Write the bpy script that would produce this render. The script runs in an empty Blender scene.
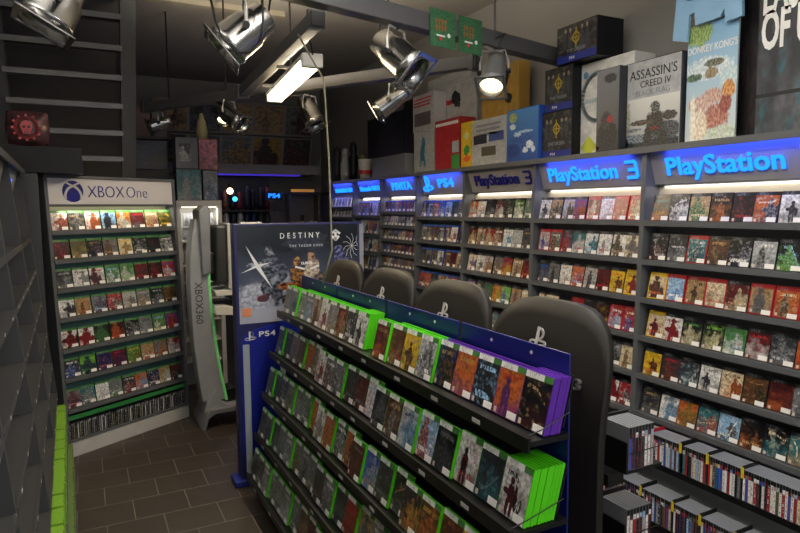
import bpy, bmesh, math, random
from mathutils import Matrix, Vector
random.seed(7)
PI = math.pi
C = bpy.context.scene.collection
SC = bpy.context.scene
I4 = Matrix.Identity(4)
# ------------------------------------------------------------------ camera model
F, CX, CY, H = 620.0, 400.0, 266.5, 2.15
dY = Vector((82 - CX, 210 - CY, F)).normalized()
d2 = Vector((1082 - CX, 202 - CY, F))
upv = d2.cross(dY).normalized()
if upv.y > 0: upv = -upv
dX = dY.cross(upv)
R3 = Matrix((dX, dY, upv)).transposed()          # world -> (right, down, forward)
def ray(x, y): return R3.transposed() @ Vector((x - CX, y - CY, F))
def at(x, y, axis, val):
    d = ray(x, y); o = Vector((0, 0, H)); return o + d * ((val - o[axis]) / d[axis])
def atz(x, y, Z): return Vector((0, 0, H)) + ray(x, y) / F * Z
cam = bpy.data.objects.new('camera', bpy.data.cameras.new('camera')); C.objects.link(cam)
right, down, fwd = Vector(R3[0]), Vector(R3[1]), Vector(R3[2])
Mc = Matrix((right, -down, -fwd)).transposed().to_4x4(); Mc.translation = (0, 0, H)
cam.matrix_world = Mc
cam.data.sensor_width = 36; cam.data.lens = F / 800 * 36; cam.data.clip_start = 0.02
SC.camera = cam
SC.view_settings.view_transform = 'Standard'; SC.view_settings.look = 'None'
SC.view_settings.gamma = 1; SC.view_settings.use_curve_mapping = False
SC.view_settings.exposure = 0.02
# ------------------------------------------------------------------ colours / materials
def lin(h):
    h = h.lstrip('#'); v = [int(h[i:i + 2], 16) / 255 for i in (0, 2, 4)]
    return [(c / 12.92 if c < .04045 else ((c + .055) / 1.055) ** 2.4) for c in v]
PAL = dict(black='#121317', charcoal='#2c2e33', grey='#6f7174', silver='#adafb0', white='#e0e0dc', red='#a02429', maroon='#561a1c',
           orange='#b8602a', yellow='#d8b428', gold='#a8843c', tan='#a98c62', brown='#593c28', olive='#5d5e36', green='#447a3e', lime='#74b03a',
           teal='#2b7079', blue='#2550a8', navy='#182450', sky='#8fb8d8', purple='#5c3c84', pink='#cc7a8a', cream='#dccdaa')
def col(n): return lin(PAL[n])
MATS = {}
def newmat(name):
    m = bpy.data.materials.new(name); m.use_nodes = True; nt = m.node_tree
    return m, nt, nt.nodes['Principled BSDF']
def mat(name, hexc, rough=.5, metal=0., emit=None, es=0., var=.12, scale=9., bump=0., coat=0.):
    if name in MATS: return MATS[name]
    m, nt, b = newmat(name); N, L = nt.nodes, nt.links
    c = lin(hexc) if isinstance(hexc, str) else hexc
    tc = N.new('ShaderNodeTexCoord'); no = N.new('ShaderNodeTexNoise'); no.inputs['Scale'].default_value = scale; no.inputs['Detail'].default_value = 4
    L.new(tc.outputs['Object'], no.inputs['Vector'])
    mx = N.new('ShaderNodeMix'); mx.data_type = 'RGBA'
    mx.inputs[6].default_value = [x * (1 - var) for x in c] + [1]; mx.inputs[7].default_value = [min(1, x * (1 + var)) for x in c] + [1]
    L.new(no.outputs['Fac'], mx.inputs[0]); L.new(mx.outputs[2], b.inputs['Base Color'])
    b.inputs['Roughness'].default_value = rough; b.inputs['Metallic'].default_value = metal
    if coat: b.inputs['Coat Weight'].default_value = coat
    if emit:
        b.inputs['Emission Color'].default_value = lin(emit) + [1]; b.inputs['Emission Strength'].default_value = es
    if bump:
        bp = N.new('ShaderNodeBump'); bp.inputs['Strength'].default_value = bump; bp.inputs['Distance'].default_value = .01
        L.new(no.outputs['Fac'], bp.inputs['Height']); L.new(bp.outputs[0], b.inputs['Normal'])
    MATS[name] = m
    return m
def attr(N, name, out='Color'):
    a = N.new('ShaderNodeAttribute'); a.attribute_type = 'OBJECT'; a.attribute_name = name; return a.outputs[out]
def math_n(nt, op, a, b=None, c=None):
    n = nt.nodes.new('ShaderNodeMath'); n.operation = op
    for i, v in enumerate((a, b, c)):
        if v is None: continue
        if isinstance(v, (int, float)): n.inputs[i].default_value = v
        else: nt.links.new(v, n.inputs[i])
    return n.outputs[0]
def mixc(nt, f, a, b):
    n = nt.nodes.new('ShaderNodeMix'); n.data_type = 'RGBA'
    for i, v in ((0, f), (6, a), (7, b)):
        if isinstance(v, (int, float)): n.inputs[i].default_value = v
        elif isinstance(v, (list, tuple)): n.inputs[i].default_value = list(v)[:3] + [1]
        else: nt.links.new(v, n.inputs[i])
    return n.outputs[2]
def shellmat(name, rough, trans=0.):
    m, nt, b = newmat(name)
    b.inputs['Specular IOR Level'].default_value = .3
    nt.links.new(attr(nt.nodes, 'shell'), b.inputs['Base Color']); b.inputs['Roughness'].default_value = rough
    return m
def cover_mat(name, header=True, title=True, figure=True, rough=.28, busy=1.):
    """printed cover: blotchy ground, a figure, a line of lettering and a header band, all from the object's own colours"""
    m, nt, b = newmat(name); N, L = nt.nodes, nt.links
    uv = N.new('ShaderNodeUVMap'); sp = N.new('ShaderNodeSeparateXYZ'); L.new(uv.outputs[0], sp.inputs[0])
    u, v = sp.outputs[0], sp.outputs[1]
    seed = attr(N, 'seed', 'Fac')
    def noise(su, sv, off, detail=3):
        cb = N.new('ShaderNodeCombineXYZ')
        L.new(math_n(nt, 'MULTIPLY', u, su), cb.inputs[0]); L.new(math_n(nt, 'MULTIPLY', v, sv), cb.inputs[1])
        L.new(math_n(nt, 'MULTIPLY_ADD', seed, 37.3, off), cb.inputs[2])
        n = N.new('ShaderNodeTexNoise'); n.inputs['Scale'].default_value = 1; n.inputs['Detail'].default_value = detail
        L.new(cb.outputs[0], n.inputs['Vector']); return n.outputs['Fac']
    def step(x, e0, e1):
        r = N.new('ShaderNodeMapRange'); r.inputs['From Min'].default_value = e0; r.inputs['From Max'].default_value = e1
        L.new(x, r.inputs['Value']); return r.outputs[0]
    c1, c2, c3 = attr(N, 'c1'), attr(N, 'c2'), attr(N, 'c3')
    bgm = math_n(nt, 'MULTIPLY_ADD', noise(2.6, 3.4, 0., 5), 1.5, math_n(nt, 'MULTIPLY_ADD', v, -.55, -.42))
    base = mixc(nt, math_n(nt, 'MULTIPLY', step(bgm, 0., .5), .75 * busy), c1, c2)
    base = mixc(nt, math_n(nt, 'MULTIPLY', step(noise(5.5, 7, 5., 4), .53, .68), .55 * busy), base, c3)
    if figure:
        n1 = noise(8, 10, 11., 4); n2 = noise(10, 12, 23., 4)
        wn = N.new('ShaderNodeTexWhiteNoise'); wn.noise_dimensions = '1D'; L.new(math_n(nt, 'MULTIPLY', seed, 3.7), wn.inputs['W'])
        ws = N.new('ShaderNodeSeparateColor'); L.new(wn.outputs['Color'], ws.inputs[0]); r1, r2, r3 = ws.outputs
        sc_ = math_n(nt, 'MULTIPLY_ADD', math_n(nt, 'MULTIPLY', r1, r1), 1.3, .7)
        du = math_n(nt, 'DIVIDE', math_n(nt, 'SUBTRACT', u, math_n(nt, 'MULTIPLY_ADD', r2, .36, .32)), sc_)
        dv = math_n(nt, 'ADD', math_n(nt, 'DIVIDE', math_n(nt, 'SUBTRACT', v, .45), sc_), .5)
        def ell(cx_, cy_, rx, ry, amp=1.3):
            p = math_n(nt, 'DIVIDE', math_n(nt, 'SUBTRACT', du, cx_), rx); q = math_n(nt, 'DIVIDE', math_n(nt, 'SUBTRACT', dv, cy_), ry)
            return step(math_n(nt, 'MULTIPLY_ADD', n1, amp, math_n(nt, 'ADD', math_n(nt, 'MULTIPLY', p, p), math_n(nt, 'MULTIPLY', q, q))), 1.75, 1.4)
        fig = math_n(nt, 'MAXIMUM', ell(0, .46, .17, .21), ell(0, .72, .08, .075, .8))
        legs = math_n(nt, 'MAXIMUM', ell(-.08, .18, .075, .22), ell(.1, .18, .075, .22))
        arms = math_n(nt, 'MAXIMUM', ell(-.2, .47, .14, .07), ell(.2, .36, .09, .16))
        legs = math_n(nt, 'MAXIMUM', legs, math_n(nt, 'MULTIPLY', ell(.27, .38, .13, .27), math_n(nt, 'GREATER_THAN', r2, .55)))
        fig = math_n(nt, 'MAXIMUM', fig, math_n(nt, 'MAXIMUM', legs, math_n(nt, 'MULTIPLY', arms, math_n(nt, 'GREATER_THAN', r3, .4))))
        fig = math_n(nt, 'MULTIPLY', fig, math_n(nt, 'GREATER_THAN', r3, .18))
        figc = mixc(nt, step(n2, .42, .62), mixc(nt, .55, c2, [.008, .008, .01]), mixc(nt, .35, c2, c3))
        base = mixc(nt, fig, base, figc)
    grain = step(noise(9, 12, 91., 4), .34, .62)
    base = mixc(nt, math_n(nt, 'MULTIPLY', math_n(nt, 'SUBTRACT', 1, grain), .58 * busy), base, [.012, .012, .014])
    if title:
        tn = step(noise(26, 9, 31., 1), .47, .53)
        pick = step(noise(.1, .1, 80.), .49, .51)
        tv = math_n(nt, 'MULTIPLY_ADD', pick, .55, .2)
        inb = math_n(nt, 'MULTIPLY', math_n(nt, 'LESS_THAN', math_n(nt, 'ABSOLUTE', math_n(nt, 'SUBTRACT', v, tv)), .045),
                     math_n(nt, 'LESS_THAN', math_n(nt, 'ABSOLUTE', math_n(nt, 'SUBTRACT', u, .5)), .36))
        base = mixc(nt, math_n(nt, 'MULTIPLY', tn, inb), base, c3)
        ico = math_n(nt, 'MULTIPLY', math_n(nt, 'LESS_THAN', math_n(nt, 'ABSOLUTE', math_n(nt, 'SUBTRACT', u, .11)), .055),
                     math_n(nt, 'LESS_THAN', math_n(nt, 'ABSOLUTE', math_n(nt, 'SUBTRACT', v, .075)), .05))
        base = mixc(nt, ico, base, lin('#c8b8a8'))
    if header:
        hn = math_n(nt, 'MULTIPLY', step(noise(40, 14, 47., 1), .5, .54), math_n(nt, 'LESS_THAN', math_n(nt, 'ABSOLUTE', math_n(nt, 'SUBTRACT', u, .3)), .2))
        hc = mixc(nt, math_n(nt, 'GREATER_THAN', u, .68), attr(N, 'head'), attr(N, 'tab'))
        hc = mixc(nt, math_n(nt, 'MULTIPLY', hn, .6), hc, lin('#8a8c8e'))
        base = mixc(nt, math_n(nt, 'GREATER_THAN', v, .885), base, hc)
    L.new(base, b.inputs['Base Color']); b.inputs['Roughness'].default_value = rough
    return m
def painted(nt, u, v, base, items):
    """printed picture: ragged ellipses (cx, cy, rx, ry, dark, light)"""
    N, L = nt.nodes, nt.links
    def ns(sc, off, det):
        cb = N.new('ShaderNodeCombineXYZ'); L.new(u, cb.inputs[0]); L.new(v, cb.inputs[1]); cb.inputs[2].default_value = off
        n = N.new('ShaderNodeTexNoise'); n.inputs['Scale'].default_value = sc; n.inputs['Detail'].default_value = det; L.new(cb.outputs[0], n.inputs['Vector']); return n.outputs['Fac']
    def step(x, e0, e1):
        r = N.new('ShaderNodeMapRange'); r.inputs['From Min'].default_value = e0; r.inputs['From Max'].default_value = e1; L.new(x, r.inputs['Value']); return r.outputs[0]
    e1, tone = ns(16, 3., 4), ns(30, 9., 5)
    tm = step(tone, .42, .6)
    for cx, cy, rx, ry, da, li in items:
        p = math_n(nt, 'DIVIDE', math_n(nt, 'SUBTRACT', u, cx), rx); q = math_n(nt, 'DIVIDE', math_n(nt, 'SUBTRACT', v, cy), ry)
        m = step(math_n(nt, 'MULTIPLY_ADD', e1, 1.8, math_n(nt, 'ADD', math_n(nt, 'MULTIPLY', p, p), math_n(nt, 'MULTIPLY', q, q))), 2.0, 1.6)
        base = mixc(nt, m, base, mixc(nt, tm, lin(da), lin(li)))
    return base
M_SHELL = shellmat('case_plastic', .4); M_COVER = cover_mat('game_cover'); M_ART = cover_mat('printed_art', header=False, title=False, rough=.45); M_BOX = cover_mat('box_print', header=False, title=False, figure=False, rough=.45, busy=.4)
M_SPINE, snt, sbs = newmat('spine_print')
_uv = snt.nodes.new('ShaderNodeUVMap'); _sp = snt.nodes.new('ShaderNodeSeparateXYZ'); snt.links.new(_uv.outputs[0], _sp.inputs[0])
_cb = snt.nodes.new('ShaderNodeCombineXYZ'); snt.links.new(math_n(snt, 'MULTIPLY', _sp.outputs[0], 2), _cb.inputs[0]); snt.links.new(math_n(snt, 'MULTIPLY', _sp.outputs[1], 16), _cb.inputs[1]); snt.links.new(math_n(snt, 'MULTIPLY', attr(snt.nodes, 'seed', 'Fac'), 31.), _cb.inputs[2])
_nn = snt.nodes.new('ShaderNodeTexNoise'); _nn.inputs['Scale'].default_value = 1; snt.links.new(_cb.outputs[0], _nn.inputs['Vector'])
_in = math_n(snt, 'MULTIPLY', math_n(snt, 'LESS_THAN', math_n(snt, 'ABSOLUTE', math_n(snt, 'SUBTRACT', _sp.outputs[0], .5)), .3), math_n(snt, 'GREATER_THAN', _nn.outputs['Fac'], .55))
_b1 = mixc(snt, math_n(snt, 'GREATER_THAN', _sp.outputs[1], .86), attr(snt.nodes, 'c1'), attr(snt.nodes, 'c2'))
snt.links.new(mixc(snt, math_n(snt, 'MULTIPLY', _in, .8), _b1, attr(snt.nodes, 'c3')), sbs.inputs['Base Color']); sbs.inputs['Roughness'].default_value = .35
M_PLAIN = shellmat('tinted_plastic', .45)
GREY = mat('shelf_board_grey', '#56585a', .42, var=.06); GREYD = mat('shelf_back_grey', '#4b4c4e', .5, var=.06)
BEIGE = mat('back_strip_painted_light', '#b5ada0', .6, var=.05); SIGNP = mat('sign_panel_grey', '#8a8788', .5, var=.04)  # beige carries the light of the lamp under the sign in its colour
NAVY = mat('letter_navy', '#1c1c78', .3, var=.05); BLACK = mat('black_plastic', '#0d0d0e', .4); BLACKM = mat('black_matte_board', '#26221d', .62, var=.08)
WHITE = mat('white_plastic', '#d8d6cf', .45, var=.04); STEEL = mat('painted_steel', '#6a6b6c', .45, .3, var=.1); CHROME = mat('polished_aluminium', '#a6a6a4', .24, 1., var=.1)
BLUEP = mat('blue_board', '#101c6a', .4, var=.08); LABEL = mat('white_sticker', '#e8e6e0', .5, var=.02)
NEON = mat('lit_blue_letters', '#1848d0', .3, emit='#1878ff', es=2.4); NEONL = mat('blue_led_strip', '#2040ff', .3, emit='#2038ff', es=4)
TUBE = mat('lit_tube', '#fff0d0', .3, emit='#ffe2b0', es=14); LEDW = mat('white_led_strip', '#fff4dc', .3, emit='#fff0d4', es=2.2)
LENS = mat('lit_lens', '#fff0c0', .2, emit='#ffdf98', es=9)
# ------------------------------------------------------------------ mesh builder
class MB:
    def __init__(s): s.v, s.f, s.m, s.uv = [], [], [], {}
    def face(s, pts, mi=0, uv=None, M=I4):
        b = len(s.v); s.v += [M @ Vector(p) for p in pts]; s.f.append(list(range(b, b + len(pts)))); s.m.append(mi)
        if uv: s.uv[len(s.f) - 1] = uv
        return s
    def quad(s, pts, mi=0, M=I4): return s.face(pts, mi, [(0, 0), (1, 0), (1, 1), (0, 1)], M)
    def box(s, x0, x1, y0, y1, z0, z1, mi=0, M=I4):
        b = len(s.v); s.v += [M @ Vector((x, y, z)) for z in (z0, z1) for y in (y0, y1) for x in (x0, x1)]
        for q in ((0, 2, 3, 1), (4, 5, 7, 6), (0, 1, 5, 4), (2, 6, 7, 3), (0, 4, 6, 2), (1, 3, 7, 5)):
            s.f.append([b + i for i in q]); s.m.append(mi)
        return s
    def prism(s, poly, h0, h1, mi=0, M=I4):          # polygon in local x,y, extruded along local z
        b, n = len(s.v), len(poly)
        s.v += [M @ Vector((x, y, h)) for h in (h0, h1) for x, y in poly]
        s.f += [list(range(b + n - 1, b - 1, -1)), list(range(b + n, b + 2 * n))] + [[b + i, b + (i + 1) % n, b + n + (i + 1) % n, b + n + i] for i in range(n)]
        s.m += [mi] * (n + 2); return s
    def tube(s, pts, r, seg=8, mi=0, M=I4):
        pts = [Vector(p) for p in pts]; rings = []
        for i, p in enumerate(pts):
            t = (pts[min(i + 1, len(pts) - 1)] - pts[max(i - 1, 0)]).normalized()
            a = t.cross(Vector((0, 0, 1)) if abs(t.z) < .9 else Vector((1, 0, 0))).normalized(); c = t.cross(a)
            b = len(s.v); rings.append(b)
            s.v += [M @ (p + (a * math.cos(k * 2 * PI / seg) + c * math.sin(k * 2 * PI / seg)) * r) for k in range(seg)]
        for b0, b1 in zip(rings, rings[1:]):
            for k in range(seg): s.f.append([b0 + k, b0 + (k + 1) % seg, b1 + (k + 1) % seg, b1 + k]); s.m.append(mi)
        s.f += [[rings[0] + k for k in range(seg)][::-1], [rings[-1] + k for k in range(seg)]]; s.m += [mi, mi]; return s
    def lathe(s, prof, seg=24, mi=0, M=I4):          # profile of (radius, z)
        b0 = len(s.v)
        for r, z in prof: s.v += [M @ Vector((r * math.cos(k * 2 * PI / seg), r * math.sin(k * 2 * PI / seg), z)) for k in range(seg)]
        for i in range(len(prof) - 1):
            for k in range(seg):
                a = b0 + i * seg; s.f.append([a + k, a + (k + 1) % seg, a + seg + (k + 1) % seg, a + seg + k]); s.m.append(mi)
        return s
    def ribbon(s, pts, w, t=.004, mi=0, M=I4, h0=0.):  # flat stroke in local x,y
        for (x0, y0), (x1, y1) in zip(pts, pts[1:]):
            d = Vector((x1 - x0, y1 - y0)); l = d.length
            if l < 1e-6: continue
            d /= l; n = Vector((-d.y, d.x)) * w / 2; e = d * w * .25
            s.prism([(x0 - e.x - n.x, y0 - e.y - n.y), (x1 + e.x - n.x, y1 + e.y - n.y), (x1 + e.x + n.x, y1 + e.y + n.y), (x0 - e.x + n.x, y0 - e.y + n.y)], h0, h0 + t, mi, M)
        return s
    def data(s, name, mats, smooth=False, inv=I4, recalc=True):
        me = bpy.data.meshes.new(name); me.from_pydata([inv @ p for p in s.v], [], s.f)
        for m in (mats if isinstance(mats, (list, tuple)) else [mats]): me.materials.append(m)
        me.polygons.foreach_set('material_index', s.m)
        if s.uv:
            ul = me.uv_layers.new(name='UVMap')
            for fi, uv in s.uv.items():
                p = me.polygons[fi]
                for k, li in enumerate(p.loop_indices): ul.data[li].uv = uv[k]
        if smooth: me.polygons.foreach_set('use_smooth', [True] * len(s.f))
        if recalc:
            bm = bmesh.new(); bm.from_mesh(me); bmesh.ops.recalc_face_normals(bm, faces=bm.faces); bm.to_mesh(me); bm.free()
        me.update(); return me
    def build(s, name, mats, parent=None, smooth=False, bevel=0., recalc=True):
        inv = WM.get(parent.name, I4).inverted() if parent else I4
        o = bpy.data.objects.new(name, s.data(name, mats, smooth, inv, recalc)); C.objects.link(o)
        if parent: o.parent = parent; WM[o.name] = WM.get(parent.name, I4)
        if bevel:
            md = o.modifiers.new('edge', 'BEVEL'); md.width = bevel; md.segments = 2; md.limit_method = 'ANGLE'
        return o
WM = {}
def tag(o, label, cat, group=None, kind=None):
    o['label'] = label; o['category'] = cat
    if group: o['group'] = group
    if kind: o['kind'] = kind
    return o
def thing(name, label, cat, loc=(0, 0, 0), group=None):
    o = bpy.data.objects.new(name, None); C.objects.link(o); o.location = loc; o.empty_display_size = .1
    WM[o.name] = Matrix.Translation(loc); return tag(o, label, cat, group)
def struct(name, mb, m, bevel=0.):
    o = mb.build(name, m, bevel=bevel); o['kind'] = 'structure'; return o
def frame(o, r, u):
    r, u = Vector(r).normalized(), Vector(u).normalized(); n = r.cross(u)
    m = Matrix((r, u, n)).transposed().to_4x4(); m.translation = Vector(o); return m
def text(name, s, size, m, M, parent=None, ext=.003, off=0., sx=1., align='CENTER', space=1.):
    cu = bpy.data.curves.new(name, 'FONT'); cu.body = s; cu.size = size; cu.extrude = ext; cu.offset = off; cu.align_x = align; cu.align_y = 'CENTER'; cu.resolution_u = 3; cu.space_character = space
    t = bpy.data.objects.new(name, cu); C.objects.link(t)
    me = bpy.data.meshes.new_from_object(t.evaluated_get(bpy.context.evaluated_depsgraph_get()))
    bpy.data.objects.remove(t); bpy.data.curves.remove(cu)
    inv = WM.get(parent.name, I4).inverted() if parent else I4
    me.transform(inv @ M @ Matrix.Diagonal((sx, 1, 1, 1))); me.materials.clear(); me.materials.append(m)
    o = bpy.data.objects.new(name, me); C.objects.link(o)
    if parent: o.parent = parent; WM[o.name] = WM.get(parent.name, I4)
    return o
def arc(cx, cy, rx, ry, a0, a1, n=14): return [(cx + rx * math.cos(math.radians(a0 + (a1 - a0) * i / n)), cy + ry * math.sin(math.radians(a0 + (a1 - a0) * i / n))) for i in range(n + 1)]
def area(name, loc, tgt, sx, sy, power, color, spread=180):
    l = bpy.data.lights.new(name, 'AREA'); l.shape = 'RECTANGLE'; l.size = sx; l.size_y = sy; l.energy = power; l.color = color; l.spread = math.radians(spread)
    o = bpy.data.objects.new(name, l); C.objects.link(o); o.location = loc
    d = Vector(tgt) - Vector(loc); return o, d
def aim(o, d, xaxis):   # -Z along d, X along xaxis
    z = -Vector(d).normalized(); x = Vector(xaxis); x = (x - z * x.dot(z)).normalized(); y = z.cross(x)
    m = Matrix((x, y, z)).transposed().to_4x4(); m.translation = o.location; o.matrix_world = m
ORD = 'first second third fourth fifth sixth seventh eighth ninth tenth eleventh twelfth thirteenth fourteenth fifteenth sixteenth seventeenth eighteenth nineteenth'.split()
TENS = {20: 'twent', 30: 'thirt', 40: 'fort', 50: 'fift', 60: 'sixt', 70: 'sevent', 80: 'eight', 90: 'ninet'}
def ordw(i):                                            # 0 -> first
    n = i + 1
    if n < 20: return ORD[n - 1]
    if n >= 100: return ('hundredth' if n == 100 else ('hundred-' if n < 200 else 'two-hundred-') + (ordw(n % 100 - 1) if n % 100 else 'th'))
    t = TENS[n // 10 * 10]
    return t + 'ieth' if n % 10 == 0 else t + 'y-' + ORD[n % 10 - 1]
#SETTING
X_R, Y_B, Z_C, X_L, Y_F = 3.62, 10.0, 4.1, -1.0, -3.2
fm, fnt, fb = newmat('floor_tiles'); N, L = fnt.nodes, fnt.links
tc = N.new('ShaderNodeTexCoord'); mp = N.new('ShaderNodeMapping'); L.new(tc.outputs['Object'], mp.inputs[0]); mp.inputs['Location'].default_value = (-.045, .025, 0)
br = N.new('ShaderNodeTexBrick'); L.new(mp.outputs[0], br.inputs[0])
br.inputs['Scale'].default_value = 1; br.inputs['Brick Width'].default_value = .365; br.inputs['Row Height'].default_value = .325; br.inputs['Mortar Size'].default_value = .004; br.inputs['Mortar Smooth'].default_value = .3
br.inputs['Color1'].default_value = lin('#423931') + [1]; br.inputs['Color2'].default_value = lin('#39322b') + [1]; br.inputs['Mortar'].default_value = lin('#7c7264') + [1]
no = N.new('ShaderNodeTexNoise'); no.inputs['Scale'].default_value = 5; no.inputs['Detail'].default_value = 6; L.new(tc.outputs['Object'], no.inputs['Vector'])
L.new(mixc(fnt, math_n(fnt, 'MULTIPLY', no.outputs['Fac'], .45), br.outputs['Color'], lin('#2e2822')), fb.inputs['Base Color']); fb.inputs['Roughness'].default_value = .42
bp = N.new('ShaderNodeBump'); bp.inputs['Strength'].default_value = .25; bp.inputs['Distance'].default_value = .004; bp.invert = True
L.new(br.outputs['Fac'], bp.inputs['Height']); L.new(bp.outputs[0], fb.inputs['Normal'])
WALL = mat('wall_paint', '#84827f', .8, var=.05, scale=3, bump=.05); CEIL = mat('ceiling_paint', '#9b9793', .85, var=.04, scale=2)
struct('floor', MB().box(X_L - .1, X_R + .1, Y_F, Y_B + .1, -.1, 0), fm)
struct('ceiling', MB().box(X_L - .1, X_R + .1, Y_F, Y_B + .1, Z_C, Z_C + .1), CEIL)
struct('wall_right', MB().box(X_R, X_R + .1, Y_F, Y_B + .1, 0, Z_C), WALL)
struct('wall_left', MB().box(X_L - .1, X_L, Y_F, Y_B + .1, 0, Z_C), WALL)
struct('wall_back', MB().box(X_L, X_R, Y_B, Y_B + .1, 0, Z_C), WALL)
wf = MB().box(X_L, X_R, Y_F - .1, Y_F, 0, .5).box(X_L, X_R, Y_F - .1, Y_F, 2.9, Z_C).box(X_L, X_L + .4, Y_F - .1, Y_F, .5, 2.9).box(X_R - .4, X_R, Y_F - .1, Y_F, .5, 2.9)
struct('wall_front', wf, WALL)
struct('trim_1', MB().box(.2, 1.9, 6.2, 6.28, Z_C - .05, Z_C), mat('ceiling_batten', '#a09888', .7))
# ------------------------------------------------------------------ game case templates
def case_mesh(w, h, d, e=.0012):
    """front faces -y, base on z=0; slots: plastic, cover, sticker"""
    b = MB()
    b.box(-w / 2, w / 2, .0012, d, 0, h, 0)
    b.box(-w / 2, -w / 2 + .006, 0, .0012, .001, h - .001, 0)       # hinge edge
    return b, e
def parts_for(w, h, d, e=.0012):
    b, e = case_mesh(w, h, d, e)
    shell = b.data('game_case', [M_SHELL])
    c = MB().quad([(-w / 2 + e, -.0006, e), (w / 2 - e, -.0006, e), (w / 2 - e, -.0006, h - e), (-w / 2 + e, -.0006, h - e)])
    cover = c.data('cover_insert', [M_COVER], recalc=False)
    st = MB().box(w / 2 - .052, w / 2 - .004, -.003, -.0008, .004, .029).data('price_sticker', [LABEL])
    b2, e = case_mesh(w, h, d, e)
    b2.quad([(-w / 2 + e, -.0006, e), (w / 2 - e, -.0006, e), (w / 2 - e, -.0006, h - e), (-w / 2 + e, -.0006, h - e)], 1)
    b2.box(w / 2 - .052, w / 2 - .004, -.003, -.0008, .004, .03, 2)
    whole = b2.data('game_case', [M_SHELL, M_COVER, LABEL], recalc=False)
    plain = case_mesh(w, h, d)[0].data('game_case', [M_SHELL])
    return shell, cover, st, whole, plain
T_PS = parts_for(.128, .168, .014); T_PSR = parts_for(.128, .168, .014, .0065); T_X1 = parts_for(.13, .168, .014); T_X3 = parts_for(.138, .196, .0142)
T_VI = parts_for(.09, .128, .013); T_WU = parts_for(.128, .186, .014)
def setcol(o, spec, shell, head, tab, seed):
    c = [col(x) for x in spec]
    o['c1'], o['c2'], o['c3'] = c; o['shell'] = col(shell) if isinstance(shell, str) else shell; o['head'] = col(head); o['tab'] = col(tab); o['seed'] = seed
CASES = []
def put_case(name, T, spec, shell, loc, yaw, lean, label, cat, group, head='charcoal', tab='charcoal', parts=True, sx=1., plain=False):
    seed = random.random() * 10
    o = bpy.data.objects.new(name, T[4] if plain else (T[0] if parts else T[3])); C.objects.link(o)
    o.location = loc; o.rotation_euler = (-lean, 0, yaw); o.scale = (sx, 1, 1)
    setcol(o, spec, shell, head, tab, seed); tag(o, label, cat, group)
    if parts and not plain:
        for nm, me in (('cover_insert', T[1]), ('price_sticker', T[2])):
            k = bpy.data.objects.new(nm, me); C.objects.link(k); k.parent = o
            if nm == 'cover_insert': setcol(k, spec, shell, head, tab, seed)
    return o
def parse(row):
    out = []
    for it in row.split(';'):
        t = it.split()
        while len(t) < 3: t.append('white')
        out.append((t[:3], t[3] if len(t) > 3 else None))
    return out
RNDC = 'black charcoal grey silver white red maroon orange yellow gold tan brown olive green teal blue navy sky cream'.split()
def rnd_spec(pool=None):
    a = random.choice(pool or RNDC); b = random.choice([c for c in RNDC if c != a]); return [a, b, random.choice(['white', 'silver', 'black', 'red', 'yellow', 'cream'])]
def cdesc(spec): return f'{spec[0]} and {spec[1]}'
ROWN = ['top', 'second', 'third', 'fourth', 'fifth', 'sixth', 'seventh', 'eighth']
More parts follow.
